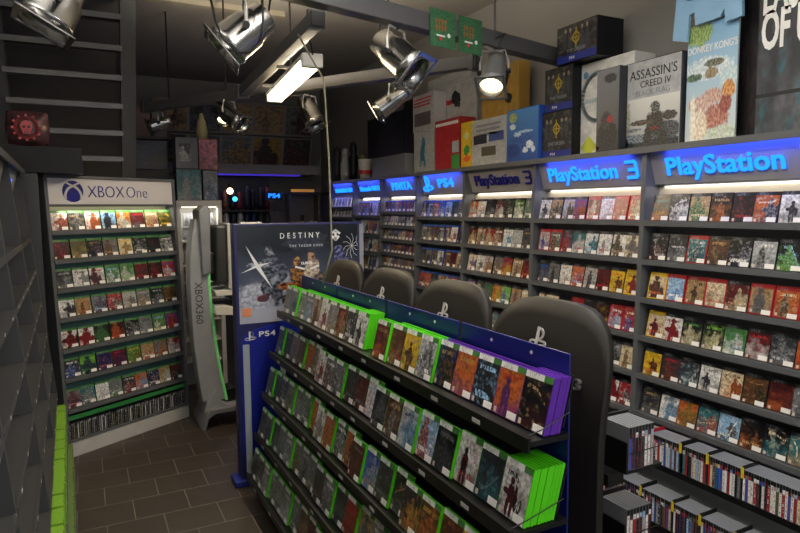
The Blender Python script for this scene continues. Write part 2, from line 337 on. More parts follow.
# ------------------------------------------------------------------ wall display bays
RIGHT = Matrix.Translation((3.2, 0, 0))
LEFT = Matrix.Rotation(math.radians(1.1), 4, 'Z') @ Matrix.Translation((-.262, 0, 0)) @ Matrix.Diagonal((-1, 1, 1, 1))
GREYL = mat('shelf_left_shaded_grey', '#3b3c3d', .5, var=.06)  # darker copy of the shelf grey, shade of the left bays put into its colour
def bay(M, y0, y1, rows, lean, z0, label, sign=None, lit=True, size=.12, sx=1., ztop=2.52, depth=.165, smin=None, endcap=False):
    """one shelving bay, y0 < y1; s = 0 is the front edge at z0, growing into the wall"""
    fs = lambda z: -lean * (z0 - z)
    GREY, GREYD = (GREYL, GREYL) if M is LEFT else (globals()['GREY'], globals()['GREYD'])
    p = thing('wall_shelf_bay', label, 'shelf', M @ Vector((depth, (y0 + y1) / 2, 0)), 'shelving bays along the walls')
    bk = MB().box(depth - .03, depth, y0, y1, 0, ztop - .02, M=M); bk.build('back_board', GREYD if M is LEFT else mat('bay_back_grey', '#7c7c7c', .55, var=.05), p)
    t = .018
    zb = rows[-1]
    poly = [(depth - .03, 0), (depth - .03, ztop), (fs(ztop) - .005, ztop), (fs(zb) - .005, zb - .03), (.03, zb - .06), (.03, 0)]
    for yy in ((y0, y1) if endcap else (y1,)):
        Mu = M @ Matrix(((1, 0, 0, 0), (0, 0, 1, 0), (0, 1, 0, 0), (0, 0, 0, 1)))
        MB().prism(poly, yy - t, yy + t, M=Mu).build('upright', GREY, p, bevel=.002)
    for z in rows:
        f = fs(z)
        b = MB().box(f, depth - .03, y0 + t, y1 - t, z - .024, z, M=M).box(f - .006, f + .004, y0 + t, y1 - t, z - .03, z + .004, M=M)
        b.build('shelf', GREY, p)
    MB().box(fs(ztop) - .035, depth + .24, y0, y1, ztop - .02, ztop, M=M).box(fs(ztop) - .04, fs(ztop) - .034, y0, y1, ztop - .04, ztop, M=M).build('top_board', GREY, p)
    # tilted sign panel, top edge forward
    zt, zs = ztop - .025, ztop - .235
    s0, s1 = fs(zt) + .012, fs(zs) + .085
    MB().prism([(s0, zt), (s1, zs), (s1 + .012, zs), (s0 + .012, zt)], y0 + t, y1 - t, M=M @ Matrix(((1, 0, 0, 0), (0, 0, 1, 0), (0, 1, 0, 0), (0, 0, 0, 1)))).build('sign_panel', SIGNP, p)
    MB().box(s1, s1 + .02, y0 + t, y1 - t, zs - .008, zs + .004, M=M).build('panel_ledge', GREY, p)
    MB().box(depth - .036, depth - .03, y0 + t, y1 - t, rows[0] + .0, zs - .02, M=M).build('back_strip_painted_light', BEIGE, p)
    a, b_ = M @ Vector((s0, 0, zt)), M @ Vector((s1, 0, zs))
    ym = (y0 + y1) / 2
    out = (M.to_3x3() @ Vector((-1, 0, 0))).normalized()
    O = M @ Vector(((s0 + s1) / 2, ym, (zt + zs) / 2)); up = (a - b_).normalized()
    if M is RIGHT: Mt = frame(O, (0, -1, 0), up)
    else: Mt = frame(O, (0, 1, 0), up)
    if M is LEFT: Mt = frame(O, M.to_3x3() @ Vector((0, 1, 0)), up)
    Mt = Mt @ Matrix.Translation((0, 0, .006))
    if sign: sign(p, Mt, y1 - y0)
    if lit and M is RIGHT:
        MB().box(s0 - .03, s0 - .02, y0 + .08, y1 - .08, zt - .002, zt + .004, M=M).build('led_strip', NEONL, p)
        o, d = area('sign_light', M @ Vector((s0 - .025, ym, zt - .005)), M @ Vector((s1 - .02, ym, zs + .06)), (y1 - y0) * .75,   .01, 1.9 if M is RIGHT else 1.6, (.03, .08, 1), 140); aim(o, d, M.to_3x3() @ Vector((0, 1, 0)))
    MB().box(s1 + .03, s1 + .05, y0 + .06, y1 - .06, zs + .012, zs + .02, M=M).build('lamp_strip', mat('bay_lamp_diffuser', '#d8d0c0', .5, emit='#fff0d4', es=.35), p)
    return p, fs
def ps3(mt, em):
    def f(p, Mt, w):
        Mt = Mt @ Matrix.Diagonal((w / 1.13, w / 1.13, 1, 1))
        text('sign_lettering', 'PlayStation', .152, mt, Mt @ Matrix.Translation((-.075, -.005, .004)), p, .004, .0025, 1.07, space=1.02)
        b = MB().ribbon([(-.04, .055), (.035, .055), (.045, .045), (.045, .01), (.035, 0), (-.02, 0)], .02, .008).ribbon([(.035, 0), (.045, -.01), (.045, -.045), (.035, -.055), (-.04, -.055)], .02, .008)
        q = MB(); q.v = [Mt @ Matrix.Translation((.415, 0, 0)) @ v for v in b.v]; q.f, q.m = b.f, b.m; q.build('sign_numeral', mt, p)
    return f
def plain_sign(s, size, sx=1., mt=NEON, space=1.):
    def f(p, Mt, w): text('sign_lettering', s, size, mt, Mt, p, .004, .003, sx, space=space)
    return f
def ps_logo(b, M, s, t=.004):
    P = lambda pts: [(x * s, y * s) for x, y in pts]
    b.ribbon(P([(-.07, -.42), (-.07, .48)]), .17 * s, t, M=M)
    b.ribbon(P([(-.07, .44)] + arc(.05, .2, .24, .24, 80, -80, 10)), .12 * s, t, M=M)
    b.ribbon(P(arc(-.28, -.28, .26, .12, 60, 270, 9) + [(-.05, -.34)]), .1 * s, t, M=M)
    b.ribbon(P([(.1, -.1)] + arc(.3, -.22, .26, .1, 110, -80, 8) + [(.08, -.36)]), .1 * s, t, M=M)
    return b
def ps4(p, Mt, w):
    text('sign_lettering', 'PS4', .125, NEON, Mt @ Matrix.Translation((.06, 0, .004)), p, .004, .003, 1.5, space=1.15)
    ps_logo(MB(), Mt @ Matrix.Translation((-.31, 0, 0)), .17, .008).build('sign_emblem', NEON, p)
ROW6 = [2.05, 1.803, 1.557, 1.31, 1.062, .812]
UY = [8.53, 7.64, 6.79, 5.89, 4.955, 3.94, 2.85, 1.70]
BN = ['farthest wall bay', 'second-farthest wall bay', 'third-farthest wall bay', 'fourth-farthest wall bay', 'wall bay with unlit sign', 'second wall bay from right', 'rightmost wall bay']
SG = [plain_sign('NINTENDO 3DS', .075, 1.15), plain_sign('Nintendo Wii U', .085, 1.05), plain_sign('PSVITA', .12, 1.3), ps4, ps3(NAVY, 0), ps3(NEON, 1), ps3(NEON, 1)]
LB = ['grey shelf bay of small cases at far end, small blue sign', 'grey shelf bay second from far end, blue lit sign', 'grey shelf bay of small cases, third from far end, blue sign',
      'grey shelf bay of blue-topped cases beside the unlit sign', 'grey shelf bay whose sign has unlit navy letters', 'grey shelf bay with blue lit sign behind the black pods', 'rightmost grey shelf bay, largest blue lit sign']
RW = [[2.16 - .137 * i for i in range(7)], [2.05 - .224 * i for i in range(6)], [2.1 - .16 * i for i in range(8)], ROW6, ROW6, ROW6, ROW6]
for i in range(7):
    bay(RIGHT, UY[i + 1], UY[i], RW[i], .032, 2.05, LB[i], SG[i], lit=(i != 4), endcap=(i == 6))
COV = {
 6: ['black orange teal;charcoal silver white;tan green cream;black orange tan;black charcoal red;orange navy white;white black grey;red white white',
     'black maroon silver;charcoal grey silver;teal black white red;brown charcoal tan;black navy white;silver charcoal white;black lime sky;grey black white',
     'cream charcoal orange yellow;sky blue white red;tan brown black red;cream maroon red red;maroon cream tan;tan grey brown red;orange brown cream red;grey black white red',
     'cream maroon red yellow;white red maroon;black cream green;black cream lime;green white teal;maroon white red;charcoal grey silver;orange red black',
     'yellow black orange;charcoal brown red;charcoal teal silver;white black grey;cream orange brown;brown black gold;maroon orange black;grey black white',
     'charcoal grey tan;white sky grey;orange gold brown;teal red cream;sky charcoal white;black orange tan;black teal cream;teal tan cream'],
 5: ['white charcoal grey;tan black cream;silver charcoal gold;purple orange red;maroon cream red red;white maroon red;red cream brown red;red tan cream red',
     'silver blue red red;teal maroon cream red;navy red grey;teal white red;white teal sky;white silver red;white charcoal tan;cream grey tan',
     'charcoal grey blue;grey charcoal maroon;white charcoal tan;orange red sky;silver navy tan;maroon black red;yellow brown orange;yellow red black yellow',
     'cream brown white;cream grey brown;;red maroon white red;charcoal green black;black yellow orange;red sky white red;red blue cream red',
     'tan black red;navy grey sky;charcoal teal white;maroon red cream;black navy white;charcoal blue white;grey black silver;cream tan brown',
     'charcoal grey red;white black red;grey navy white;black red white;olive tan cream;white charcoal red;white red black;red charcoal white'],
 4: ['orange white red;white blue red;charcoal silver black;maroon white silver;charcoal olive silver;green white cream;grey green white',
     'maroon tan cream;tan brown white;red cream brown;maroon tan white;white sky grey;silver white grey;charcoal grey tan',
     'cream purple white;white grey olive;silver tan red;grey brown cream;red yellow navy;tan maroon white;maroon red orange',
     'purple maroon cream;charcoal red white;green grey black;orange yellow tan;lime blue white;tan grey red;cream tan white',
     'red maroon white;brown tan cream;white red black;teal grey white;charcoal tan red;black grey white;maroon black white'],
 3: ['navy tan white;charcoal sky white;red tan cream;blue silver white;sky navy white;charcoal grey teal;grey black white',
     'grey charcoal white;charcoal cream tan;brown grey tan;charcoal silver white;maroon grey white;white tan red;maroon charcoal grey',
     'charcoal grey navy;grey black tan;brown charcoal white;white grey black;brown maroon cream;maroon brown black;tan black white',
     'red navy white;orange red white;charcoal grey tan;tan red cream;brown white tan;red gold white;maroon black grey'],
}
YAWR = -PI / 2
def wall_row(bi, r, specs, T, parts, shell, head, tab, h, n=None, cat='game case', lean=.2, name='game_case'):
    y0, y1 = UY[bi + 1] + .03, UY[bi] - .045
    if bi == 6: y0 = 1.72
    n = n or len(specs); pit = (y1 - y0) / n
    z = RW[bi][r]; fsx = 3.2 - .032 * (2.05 - z)
    wT = {id(T_PS): .128, id(T_VI): .09, id(T_WU): .128}[id(T)]
    for k in range(n):
        sp, sh = specs[k] if k < len(specs) else (rnd_spec(), None)
        if bi == 5 and r == 3 and k == 2: continue
        y = y1 - pit * (k + .5) + random.uniform(-.003, .003)
        put_case(name, T_PSR if sh else T, sp, sh or shell, (fsx + .02 + random.uniform(0, .012), y, z + .0042), YAWR, lean + random.uniform(-.03, .03),
                 f'{cdesc(sp)} covered game case, {ordw(k)} from left, {ROWN[r]} shelf, {BN[bi]}', cat, f'game cases in the {BN[bi]}',
                 head='red' if sh == 'red' else ('yellow' if sh == 'yellow' else head), tab='red' if sh == 'red' else ('yellow' if sh == 'yellow' else tab), parts=parts, sx=min(1.05, (pit - .004) / wT))
for bi in (6, 5, 4, 3):
    for r, row in enumerate(COV[bi]):
        row = row.replace(';;', ';black grey white;')
        shell = 'charcoal' if bi != 3 else 'blue'
        wall_row(bi, r, parse(row), T_PS, bi >= 5, shell, 'charcoal' if bi != 3 else 'blue', 'black' if bi != 3 else 'blue', .168)
for r in range(5): wall_row(2, r, [(rnd_spec(['tan', 'maroon', 'white', 'cream', 'charcoal', 'grey', 'brown', 'red']), None) for _ in range(9)], T_VI, False, 'blue', 'blue', 'blue', .128)
for r in range(4): wall_row(1, r, [(rnd_spec(['orange', 'maroon', 'white', 'cream', 'tan', 'red', 'brown', 'gold']), None) for _ in range(6)], T_WU, False, 'sky', 'sky', 'sky', .186)
for r in range(2): wall_row(0, r, [([random.choice(['white', 'cream', 'silver']), random.choice(['cream', 'tan', 'silver']), 'grey'], None) for _ in range(7)], T_VI, False, 'white', 'white', 'white', .128)
# lettering big enough to read on a few covers of the nearest bay
for o in list(C.objects):
    if o.name.startswith('game_case') and o.get('group') == f'game cases in the {BN[6]}':
        for key, wd, zz, sz, m in (('second from left, top shelf', 'BEYOND', .075, .026, WHITE), ('first from left, top shelf', 'LAIR', .05, .034, mat('gold_letters', '#b88838', .4)), ('fifth from left, second shelf', 'DARK SOULS', .04, .018, WHITE)):
            if key in o['label']:
                t = text('cover_lettering', wd, sz, m, frame((0, -.0012, zz), (1, 0, 0), (0, 0, 1)), None, .0002); t.parent = o
#SPINES
# ------------------------------------------------------------------ cases standing spine-out
def spine_mesh(w, h, d, cap=.024):
    """spine faces -y, width w along x"""
    b = MB().box(-w / 2, w / 2, .0008, d, 0, h, 0)
    b.quad([(-w / 2 + .0008, 0, .002), (w / 2 - .0008, 0, .002), (w / 2 - .0008, 0, h - cap), (-w / 2 + .0008, 0, h - cap)], 1)
    b.quad([(-w / 2 + .0008, 0, h - cap), (w / 2 - .0008, 0, h - cap), (w / 2 - .0008, 0, h - .001), (-w / 2 + .0008, 0, h - .001)], 2)
    return b
CAPM = mat('spine_cap_black', '#141416', .4)
GREENT = mat('clear_green_case', '#78b428', .35, var=.05); CAPW = mat('spine_cap_silver', '#b8beb0', .4)
SP_PS = spine_mesh(.0135, .165, .13).data('spine_case', [M_SHELL, M_SPINE, CAPM])
SP_X3 = spine_mesh(.0145, .185, .13, .03).data('spine_case', [M_SHELL, M_SPINE, CAPW])
def put_spine(name, me, spec, shell, loc, yaw, label, cat, group, lean=0.):
    o = bpy.data.objects.new(name, me); C.objects.link(o); o.location = loc; o.rotation_euler = (-lean, 0, yaw)
    setcol(o, spec, shell, 'black', 'black', random.random() * 10); tag(o, label, cat, group); return o
SPC = ['white'] * 7 + ['red'] * 6 + ['black'] * 3 + ['maroon'] * 2 + ['blue'] * 3 + ['charcoal'] * 3 + ['cream', 'silver', 'sky', 'tan', 'navy', 'grey', 'olive', 'teal']
def spine_rack(label, xf, z, y0, y1, rown, dark=False):
    """a stepped rack board on the right wall's foot with cases spine-out facing the aisle"""
    p = thing('spine_rack', label, 'rack', (xf, (y0 + y1) / 2, z), 'stepped racks below the wall bays')
    MB().box(xf - .015, xf + .2, y0, y1, z - .02, z).build('shelf', mat('rack_light_grey', '#8c8e8c', .5), p)
    MB().box(xf - .02, xf - .014, y0, y1, z - .022, z + .012).build('front_lip', BLACK, p)
    for k, yy in enumerate((1.93, 2.13, 2.3, 2.52)):
        if rown == 'lower': yy -= .06
        MB().box(xf + .0, xf + .135, yy - .0012, yy + .0012, z, z + .185).build('divider', mat('red_divider', '#a81c24', .4) if (k == 3 and rown == 'upper') else BLACK, p)
        MB().box(xf - .004, xf - .001, yy - .009, yy + .006, z + .12, z + .178).build('divider_tab', mat('yellow_tab', '#c8b428', .5), p)
    n = int((y1 - y0) / .0143); cnt = 0
    for k in range(n):
        y = y1 - .0143 * (k + .5)
        if any(abs(y - (yy - (.06 if rown == 'lower' else 0))) < .009 for yy in (1.93, 2.13, 2.3, 2.52)): continue
        c = random.choice(SPC); sp = [c, random.choice(SPC), random.choice(['black', 'white', 'red', 'charcoal'])]
        put_spine('spine_out_game_case', SP_PS, sp, lin('#74787b'), (xf + random.uniform(0, .004), y, z + .001), YAWR,
                  f'{c}-spined game case, {ordw(cnt)} from far end of {rown} spine rack under rightmost bay', 'spine-out game case', f'spine-out cases on the {rown} rack'); cnt += 1
spine_rack('grey rack of spine-out game cases, upper one under rightmost bay', 2.94, .637, 1.55, 2.9, 'upper')
spine_rack('grey rack of spine-out game cases, lower one under rightmost bay', 2.815, .35, 1.75, 2.75, 'lower')
MB0 = MB().box(2.85, 3.17, 1.3, 3.94, 0, .325)
tag(MB0.build('plinth_cabinet', mat('plinth_purple_grey', '#3a3648', .5), bevel=.004), 'dark plinth base below the lower spine rack', 'plinth')
tag(MB().box(3.018, 3.17, 1.3, 3.94, .33, .6).build('rack_riser', mat('rack_light_grey', '', .5), bevel=.003), 'dark grey riser box behind the lower spine rack', 'riser')
# ------------------------------------------------------------------ left wall bays, empty
ROWL = [1.94, 1.69, 1.44, 1.19, .94, .69]
LBL = ['empty grey shelf bay at left, far end', 'empty grey shelf bay at left, second from far end', 'empty grey shelf bay at left, third from far end', 'empty grey shelf bay at left, beside the camera position']
LY = [5.62, 4.5, 3.38, 2.26, 1.14]
for i in range(4):
    p, fs = bay(LEFT, LY[i + 1], LY[i], ROWL, .09, 1.94, LBL[i], plain_sign('PS3', .1, 1.2) if i < 2 else None, lit=(i < 3), ztop=2.46, depth=.165, endcap=(i == 3))
    for z in ROWL[1:]:
        f = fs(z)
        for k in range(3):
            y = LY[i + 1] + .2 + .35 * k + random.uniform(-.05, .05)
            MB().box(f - .0075, f - .0062, y, y + .018, z - .02, z - .008, M=LEFT).build('price_label', LABEL, p)
# green-cased games spine-out at the foot of the left bays
pl = thing('spine_rack', 'long low rack of green game cases at foot of left bays', 'rack', LEFT @ Vector((-.2, 4, 0)), 'stepped racks below the wall bays')
MB().box(-.18, .0, 1.2, 5.6, .395, .415, M=LEFT).box(-.215, .0, 1.2, 5.6, .06, .08, M=LEFT).build('shelf', GREYD, pl)
MB().box(-.2, .0, 1.2, 5.6, 0, .06, M=LEFT).build('base', BLACK, pl); MB().box(-.02, 0, 1.2, 5.6, .08, .395, M=LEFT).box(-.02, 0, 1.2, 5.6, .415, .62, M=LEFT).build('back_panel', GREYD, pl)
M_GSH = col('lime')
rotL = Matrix.Rotation(math.radians(1.1), 4, 'Z').to_euler().z
k = 0; y = 5.55; cnt = 0
while y > 2.75:
    y -= .0163
    if random.random() < .05: y -= .025
    pos = LEFT @ Vector((-.172 + random.uniform(-.004, .008), y, .416)); c = random.choice(['white', 'silver', 'lime', 'green', 'charcoal', 'cream'])
    put_spine('green_spine_game_case', SP_X3, [c, 'silver', 'black'], lin('#78a830'), pos, PI / 2 + rotL, f'clear green game case with {c} spine, {ordw(cnt)} from far end of low left rack', 'green game case', 'green cases on the low left rack'); cnt += 1
sb = MB(); y = 5.55
while y > 2.3:
    y -= .0163; M = Matrix.Translation(LEFT @ Vector((-.207 + random.uniform(-.004, .008), y, .082))) @ Matrix.Rotation(PI / 2 + rotL, 4, 'Z')
    t = spine_mesh(.0145, .185, .13, .03)
    b0 = len(sb.v); sb.v += [M @ v for v in t.v]; sb.f += [[i + b0 for i in f] for f in t.f]
    w = random.random(); sb.m += [0 if m == 0 else (1 if w < .6 else 2) for m in t.m]
tag(sb.build('lower_green_cases', [mat('dull_green_case', '#66803e', .4), CAPW, mat('green_spine', '#84985c', .4)]), 'packed row of green game cases on lowest left rack', 'game cases', kind='stuff')
tag(MB().box(-.62, -.30, 5.7, 5.74, 0, 2.44).box(-.62, -.34, 5.74, 5.93, 0, 2.44).build('filler_panel', mat('dark_end_panel', '#3c3d3f', .5), bevel=.003), 'dark blank end panel between left bays and the angled stand', 'panel')
#STAND
# ------------------------------------------------------------------ angled display stand with white header
SY = math.radians(31)
MS = Matrix.Translation((-.14, 6.0, 0)) @ Matrix.Rotation(SY, 4, 'Z') @ Matrix(((1, 0, -.03, 0), (0, 1, .0, 0), (0, 0, 1, 0), (0, 0, 0, 1)))
W0, W1 = -.08, 1.21
sd = thing('game_display_stand', 'grey angled display stand with white header and green case tops', 'display stand', (-.14, 6.0, 0))
MB().box(W0, W1, .3, .33, 0, 2.43, M=MS).build('back_board', GREYD, sd)
for nm, xa in (('side_panel', W0), ('side_panel', W1 - .03)):
    MB().prism([(-.0, 0), (.33, 0), (.33, 2.44), (-.0, 2.44)], xa, xa + .03, M=MS @ Matrix(((0, 0, 1, 0), (1, 0, 0, 0), (0, 1, 0, 0), (0, 0, 0, 1)))).build(nm, GREY, sd, bevel=.002)
MB().box(W0, W1, -.005, .33, 2.42, 2.445, M=MS).build('top_board', GREY, sd)
hd = MB().box(W0 + .03, W1 - .03, .01, .03, 2.2, 2.42, M=MS).build('header_panel', mat('header_white', '#c8c6c6', .5, var=.03), sd)
MB().box(W0 + .03, W1 - .03, .005, .035, 2.185, 2.2, M=MS).build('header_rail', GREY, sd)
TEALB = mat('teal_back_strip', '#5c8480', .5, var=.05); GRB = mat('green_back_strip', '#2c7a3c', .5, var=.05)
RS = [1.975, 1.73, 1.48, 1.225, .955, .695, .42]
for i, z in enumerate(RS):
    MB().box(W0 + .03, W1 - .03, .0, .3, z - .026, z, M=MS).box(W0 + .03, W1 - .03, -.006, .002, z - .034, z + .004, M=MS).build('shelf', GREY, sd)
    MB().box(W0 + .03, W1 - .03, .12, .125, z, z + .215 if i else 2.18, M=MS).build('back_strip', TEALB if i else mat('strip_painted_light_cream', '#cfd0b0', .5), sd)  # top strip cream instead of teal, header lamp's light painted into it
MB().box(W0 + .03, W1 - .03, .012, .022, .32, .36, M=MS).build('green_strip', GRB, sd)
MB().box(W0 + .03, W1 - .03, .01, .3, .12, .14, M=MS).build('shelf', GREY, sd)
MB().box(W0 + .02, W1 - .02, -.012, .3, 0, .115, M=MS).build('plinth_front', mat('plinth_white', '#b4b2ae', .5), sd)
MB().box(W0 + .06, W1 - .06, .05, .075, 2.19, 2.2, M=MS).build('lamp_strip', LEDW, sd)
Mh = MS @ frame((0, .009, 0), (1, 0, 0), (0, 0, 1))
text('header_lettering', 'XBOX', .15, NAVY, Mh @ Matrix.Translation((.475, 2.305, 0)), sd, .003, -.002, .86)
text('header_lettering', 'One', .15, NAVY, Mh @ Matrix.Translation((.785, 2.305, 0)), sd, .003, -.003, .86)
eb = MB().prism(arc(.165, 2.31, .092, .092, 0, 360, 30)[:-1], 0, .004, 0, Mh)
eb.ribbon([(.165 - .068, 2.31 - .06)] + [(.165 - .03, 2.31 - .005), (.165, 2.31 + .028), (.165 + .03, 2.31 + .058)][:0] + arc(.165 + .028, 2.31 - .05, .1, .1, 180, 100, 8), .02, .002, 1, Mh, .004)
eb.ribbon([(.165 + .068, 2.31 - .06)] + arc(.165 - .028, 2.31 - .05, .1, .1, 0, 80, 8), .02, .002, 1, Mh, .004)
eb.ribbon([(.165 - .052, 2.31 + .07), (.165, 2.31 + .045), (.165 + .052, 2.31 + .07)], .014, .002, 1, Mh, .004)
eb.build('header_emblem', [NAVY, mat('header_white', '', .5)], hd)
COVS = ['white red tan;charcoal grey tan;white orange red;sky charcoal navy;orange white yellow;maroon grey red;tan orange white;olive black yellow',
        'charcoal maroon red;olive tan brown;black navy tan;grey brown tan;cream tan yellow;black grey white;black charcoal maroon;charcoal silver white',
        'charcoal grey silver;white silver black;white charcoal red;green white sky;green white lime;maroon charcoal red;black maroon red;red white blue',
        'white black grey;tan brown orange;grey maroon sky;red maroon white;silver grey tan;grey tan silver;black grey silver;brown black gold',
        'white maroon red;white red black;black green charcoal;black orange red;black grey silver;grey silver charcoal;green cream sky;purple red orange',
        'charcoal blue white;lime navy green;navy purple orange;maroon navy red;green olive yellow;tan red white;grey tan red;red white maroon',
        'grey charcoal pink;teal grey white;white silver grey;grey green white;charcoal red white;orange sky red;navy maroon white;tan white green;maroon black grey']
for r, row in enumerate(COVS):
    sp = parse(row); n = len(sp); pit = (W1 - W0 - .08) / n
    for k, (s3, sh) in enumerate(sp):
        pos = MS @ Vector((W0 + .04 + pit * (k + .5), .018 + random.uniform(0, .008), RS[r] + .004))
        put_case('green_edged_game_case', T_X1, s3, lin('#28522c'), pos, SY, .18 + random.uniform(-.03, .03), f'{cdesc(s3)} covered game case, {ordw(k)} along {ROWN[r]} shelf of angled stand',
                 'green-edged game case', 'game cases on the angled stand', head='green', tab='green', parts=False, sx=min(1.1, (pit - .004) / .13))
n = 66; pit = (W1 - W0 - .08) / n
for k in range(n):
    c = random.choice(['black', 'charcoal', 'grey', 'charcoal', 'silver', 'olive'])
    put_spine('spine_out_game_case', SP_PS, [c, random.choice(['grey', 'silver', 'black']), 'silver'], 'charcoal', MS @ Vector((W0 + .04 + pit * (k + .5), .03 + random.uniform(0, .006), .141)), SY,
              f'{c}-spined game case, {ordw(k)} along bottom shelf of the angled stand', 'spine-out game case', 'spine-out cases on the angled stand')
o, d = area('stand_light', MS @ Vector((.6, .03, 2.165)), MS @ Vector((.6, .1, 0)), 1.1, .03, 3, (1, .95, .78), 150); aim(o, d, MS.to_3x3() @ Vector((1, 0, 0)))
#GONDOLA
# ------------------------------------------------------------------ central gondola: four modules, five rows
GY0, GY1, PIT = 1.565, 4.48, .1457
LN = .25
gd = thing('centre_display', 'black tiered centre display of green game cases with blue back boards', 'display rack', (1.4, 3.0, 0))
ZR = [1.385 - .3 * r for r in range(5)]
XL = [1.40 - .066 * r for r in range(5)]           # lip line of each row
XB = [x + (.046 if r == 1 else 0) for r, x in enumerate(XL)]
for i in range(4):
    ya, yb = GY0 - .02 + i * .74 + (.035 if i == 0 else 0), GY0 - .02 + i * .74 + .715
    bb = MB().box(1.449, 1.457, ya, yb, .2, 1.65).build('blue_back_board', BLUEP, gd, bevel=.003)
    MB().lathe([(0, 0), (.007, 0), (.007, .002), (0, .002)], 10, M=Matrix.Translation((1.4485, ya + .2, 1.615)) @ Matrix.Rotation(-PI / 2, 4, 'Y')).lathe([(0, 0), (.007, 0), (.007, .002), (0, .002)], 10, M=Matrix.Translation((1.4485, ya + .45, 1.615)) @ Matrix.Rotation(-PI / 2, 4, 'Y')).build('screw_cap', WHITE, bb)
for r in range(5):
    z, xb, xl = ZR[r], XB[r], XL[r]
    MB().box(xl - .135, 1.43, GY0 - .01, GY1 + .01, z - .02, z - .002).build('shelf', BLACK, gd)
    MB().box(xl - .145, xl - .135, GY0 - .01, GY1 + .01, z - .04, z + .010).build('shelf_lip', BLACK, gd)
    Mb = Matrix.Translation((xb + .006, 0, z)) @ Matrix.Rotation(LN, 4, 'Y')
    MB().box(0, .004, GY0, GY1, .02, .19 if r else .2, M=Mb).build('row_back', mat('row_back_dark', '#16171a', .5), gd)
    ctr = Vector((xb - .09, GY0 - .012, z + .06))
    MB().tube([(xl - .14, GY0 - .006, z + .02), (xl - .08, GY0 - .012, z + .035), (xb + .03, GY0 - .012, z + .075)], .002, 6).build('end_wire', BLACK, gd)
    for k in range(8):
        y = GY0 + .25 + k * .34 + random.uniform(-.04, .04)
        MB().box(xl - .1475, xl - .1455, y, y + .05, z - .028, z - .012).build('shelf_label', mat('small_grey_label', '#b8b8b4', .5), gd)
for yy, nm in ((GY0 - .012, 'end_frame'), (GY1 + .012, 'end_frame')):
    for r in range(4):
        pass
MB().box(1.08, 1.43, GY0, GY1, 0, .12).build('base', BLACK, gd)
# columns near -> far: (stack depths)
DEP = [[5, 5, 5, 5, 5, 6, 6, 6, 7, 0, 6, 6, 6, 6, 6, 6, 6, 6, 7, 7],
       [6, 6, 6, 7, 7, 8, 8, 8, 6, 6, 6, 7, 7, 7, 5, 5, 6, 6, 6, 7],
       [6, 7, 7, 8, 8, 6, 7, 7, 8, 6, 6, 7, 7, 5, 6, 6, 7, 7, 7, 8],
       [6, 6, 7, 7, 7, 8, 5, 5, 6, 6, 7, 7, 6, 6, 6, 7, 7, 7, 8, 8],
       [6, 6, 7, 7, 5, 5, 6, 6, 6, 7, 7, 6, 6, 6, 7, 7, 7, 8, 8, 8]]
G0 = 'black maroon tan;orange purple red;charcoal black sky;orange purple gold;navy black tan;silver grey white;yellow brown tan;brown tan red;maroon orange tan;black grey white;white black grey;charcoal grey white;maroon tan orange;grey silver tan;white red grey;tan maroon grey;grey sky silver;grey tan white;grey charcoal teal;grey silver charcoal'
G1 = 'white maroon black;charcoal teal grey;white black red;black charcoal grey;sky red white;silver sky navy;brown grey tan;charcoal grey black;white pink sky;maroon brown grey;charcoal brown grey;grey black white;grey maroon white;white red charcoal;grey tan silver;orange grey tan;brown charcoal grey;grey navy orange;navy charcoal grey;charcoal navy sky'
G2 = 'orange red yellow;yellow orange white;maroon brown gold;brown orange gold;charcoal gold orange;black grey tan;charcoal olive grey;blue sky orange;maroon brown grey;orange brown tan;charcoal grey white;orange gold grey;white silver tan;orange tan grey;green grey white;grey silver charcoal;grey green tan;navy grey white;navy charcoal grey;charcoal navy grey'
G3 = 'brown red black;olive charcoal gold;charcoal grey white;white charcoal grey;charcoal black silver;grey charcoal white;grey charcoal white;tan grey charcoal;red olive charcoal;charcoal grey black;grey charcoal white;charcoal brown grey;grey olive silver;grey charcoal silver;grey olive tan;grey silver white;grey teal charcoal;charcoal grey navy;grey navy charcoal;charcoal grey navy'
G4 = 'charcoal tan grey;maroon charcoal red;charcoal grey black;grey charcoal tan;grey black brown;charcoal olive grey;grey charcoal white;olive grey charcoal;grey silver brown;orange brown maroon;brown charcoal tan;maroon brown grey;brown tan charcoal;grey charcoal silver;grey white silver;grey silver charcoal;grey charcoal white;grey silver white;charcoal grey silver;grey charcoal navy'
DEP[1] = [n + 3 for n in DEP[1]]
LIME = lin('#52c81a'); PURP = lin('#5a2c9c')
def stack_pos(r, n, y):                             # n-th layer counted from the back plate
    return Vector((XB[r] - n * .0150, y, ZR[r] + .0037))
for r, row in enumerate((G0, G1, G2, G3, G4)):
    sp = parse(row)
    for k in range(20):
        n = DEP[r][k]
        if not n: continue
        y = GY0 + PIT * (k + .5); pur = (r == 0 and k < 5); sh = PURP if pur else LIME; s3 = sp[k][0]
        nm = 'purple_game_case' if pur else 'green_game_case'; cat = 'purple game case' if pur else 'green game case'; cn = 'purple' if pur else 'green'
        put_case(nm, T_X3, s3, sh, stack_pos(r, n, y), YAWR, LN, f'{cdesc(s3)} covered {cn} game case, {ordw(k)} from near end, {ROWN[r]} row, centre display', cat,
                 f'front cases on the {ROWN[r]} row of the centre display', head='white', tab='green', parts=(r < 2 or k < 9), sx=1.05)
        near = DEP[r][k - 1] if k else 0
        first = (1 if near < n or r == 0 else n)
        for q in range(n - 1, 0, -1):
            show = q > near or (r == 0 and q % 2 == 1 and q > n - 4)
            if not show: continue
            put_case(nm, T_X3, s3, sh, stack_pos(r, q, y + random.uniform(-.002, .002)), YAWR, LN, f'{cn} game case, {ordw(n - q)} in stack behind {ordw(k)} from near end, {ROWN[r]} row', cat, f'stacked cases on the {ROWN[r]} row of the centre display', parts=False, plain=True, sx=1.05)
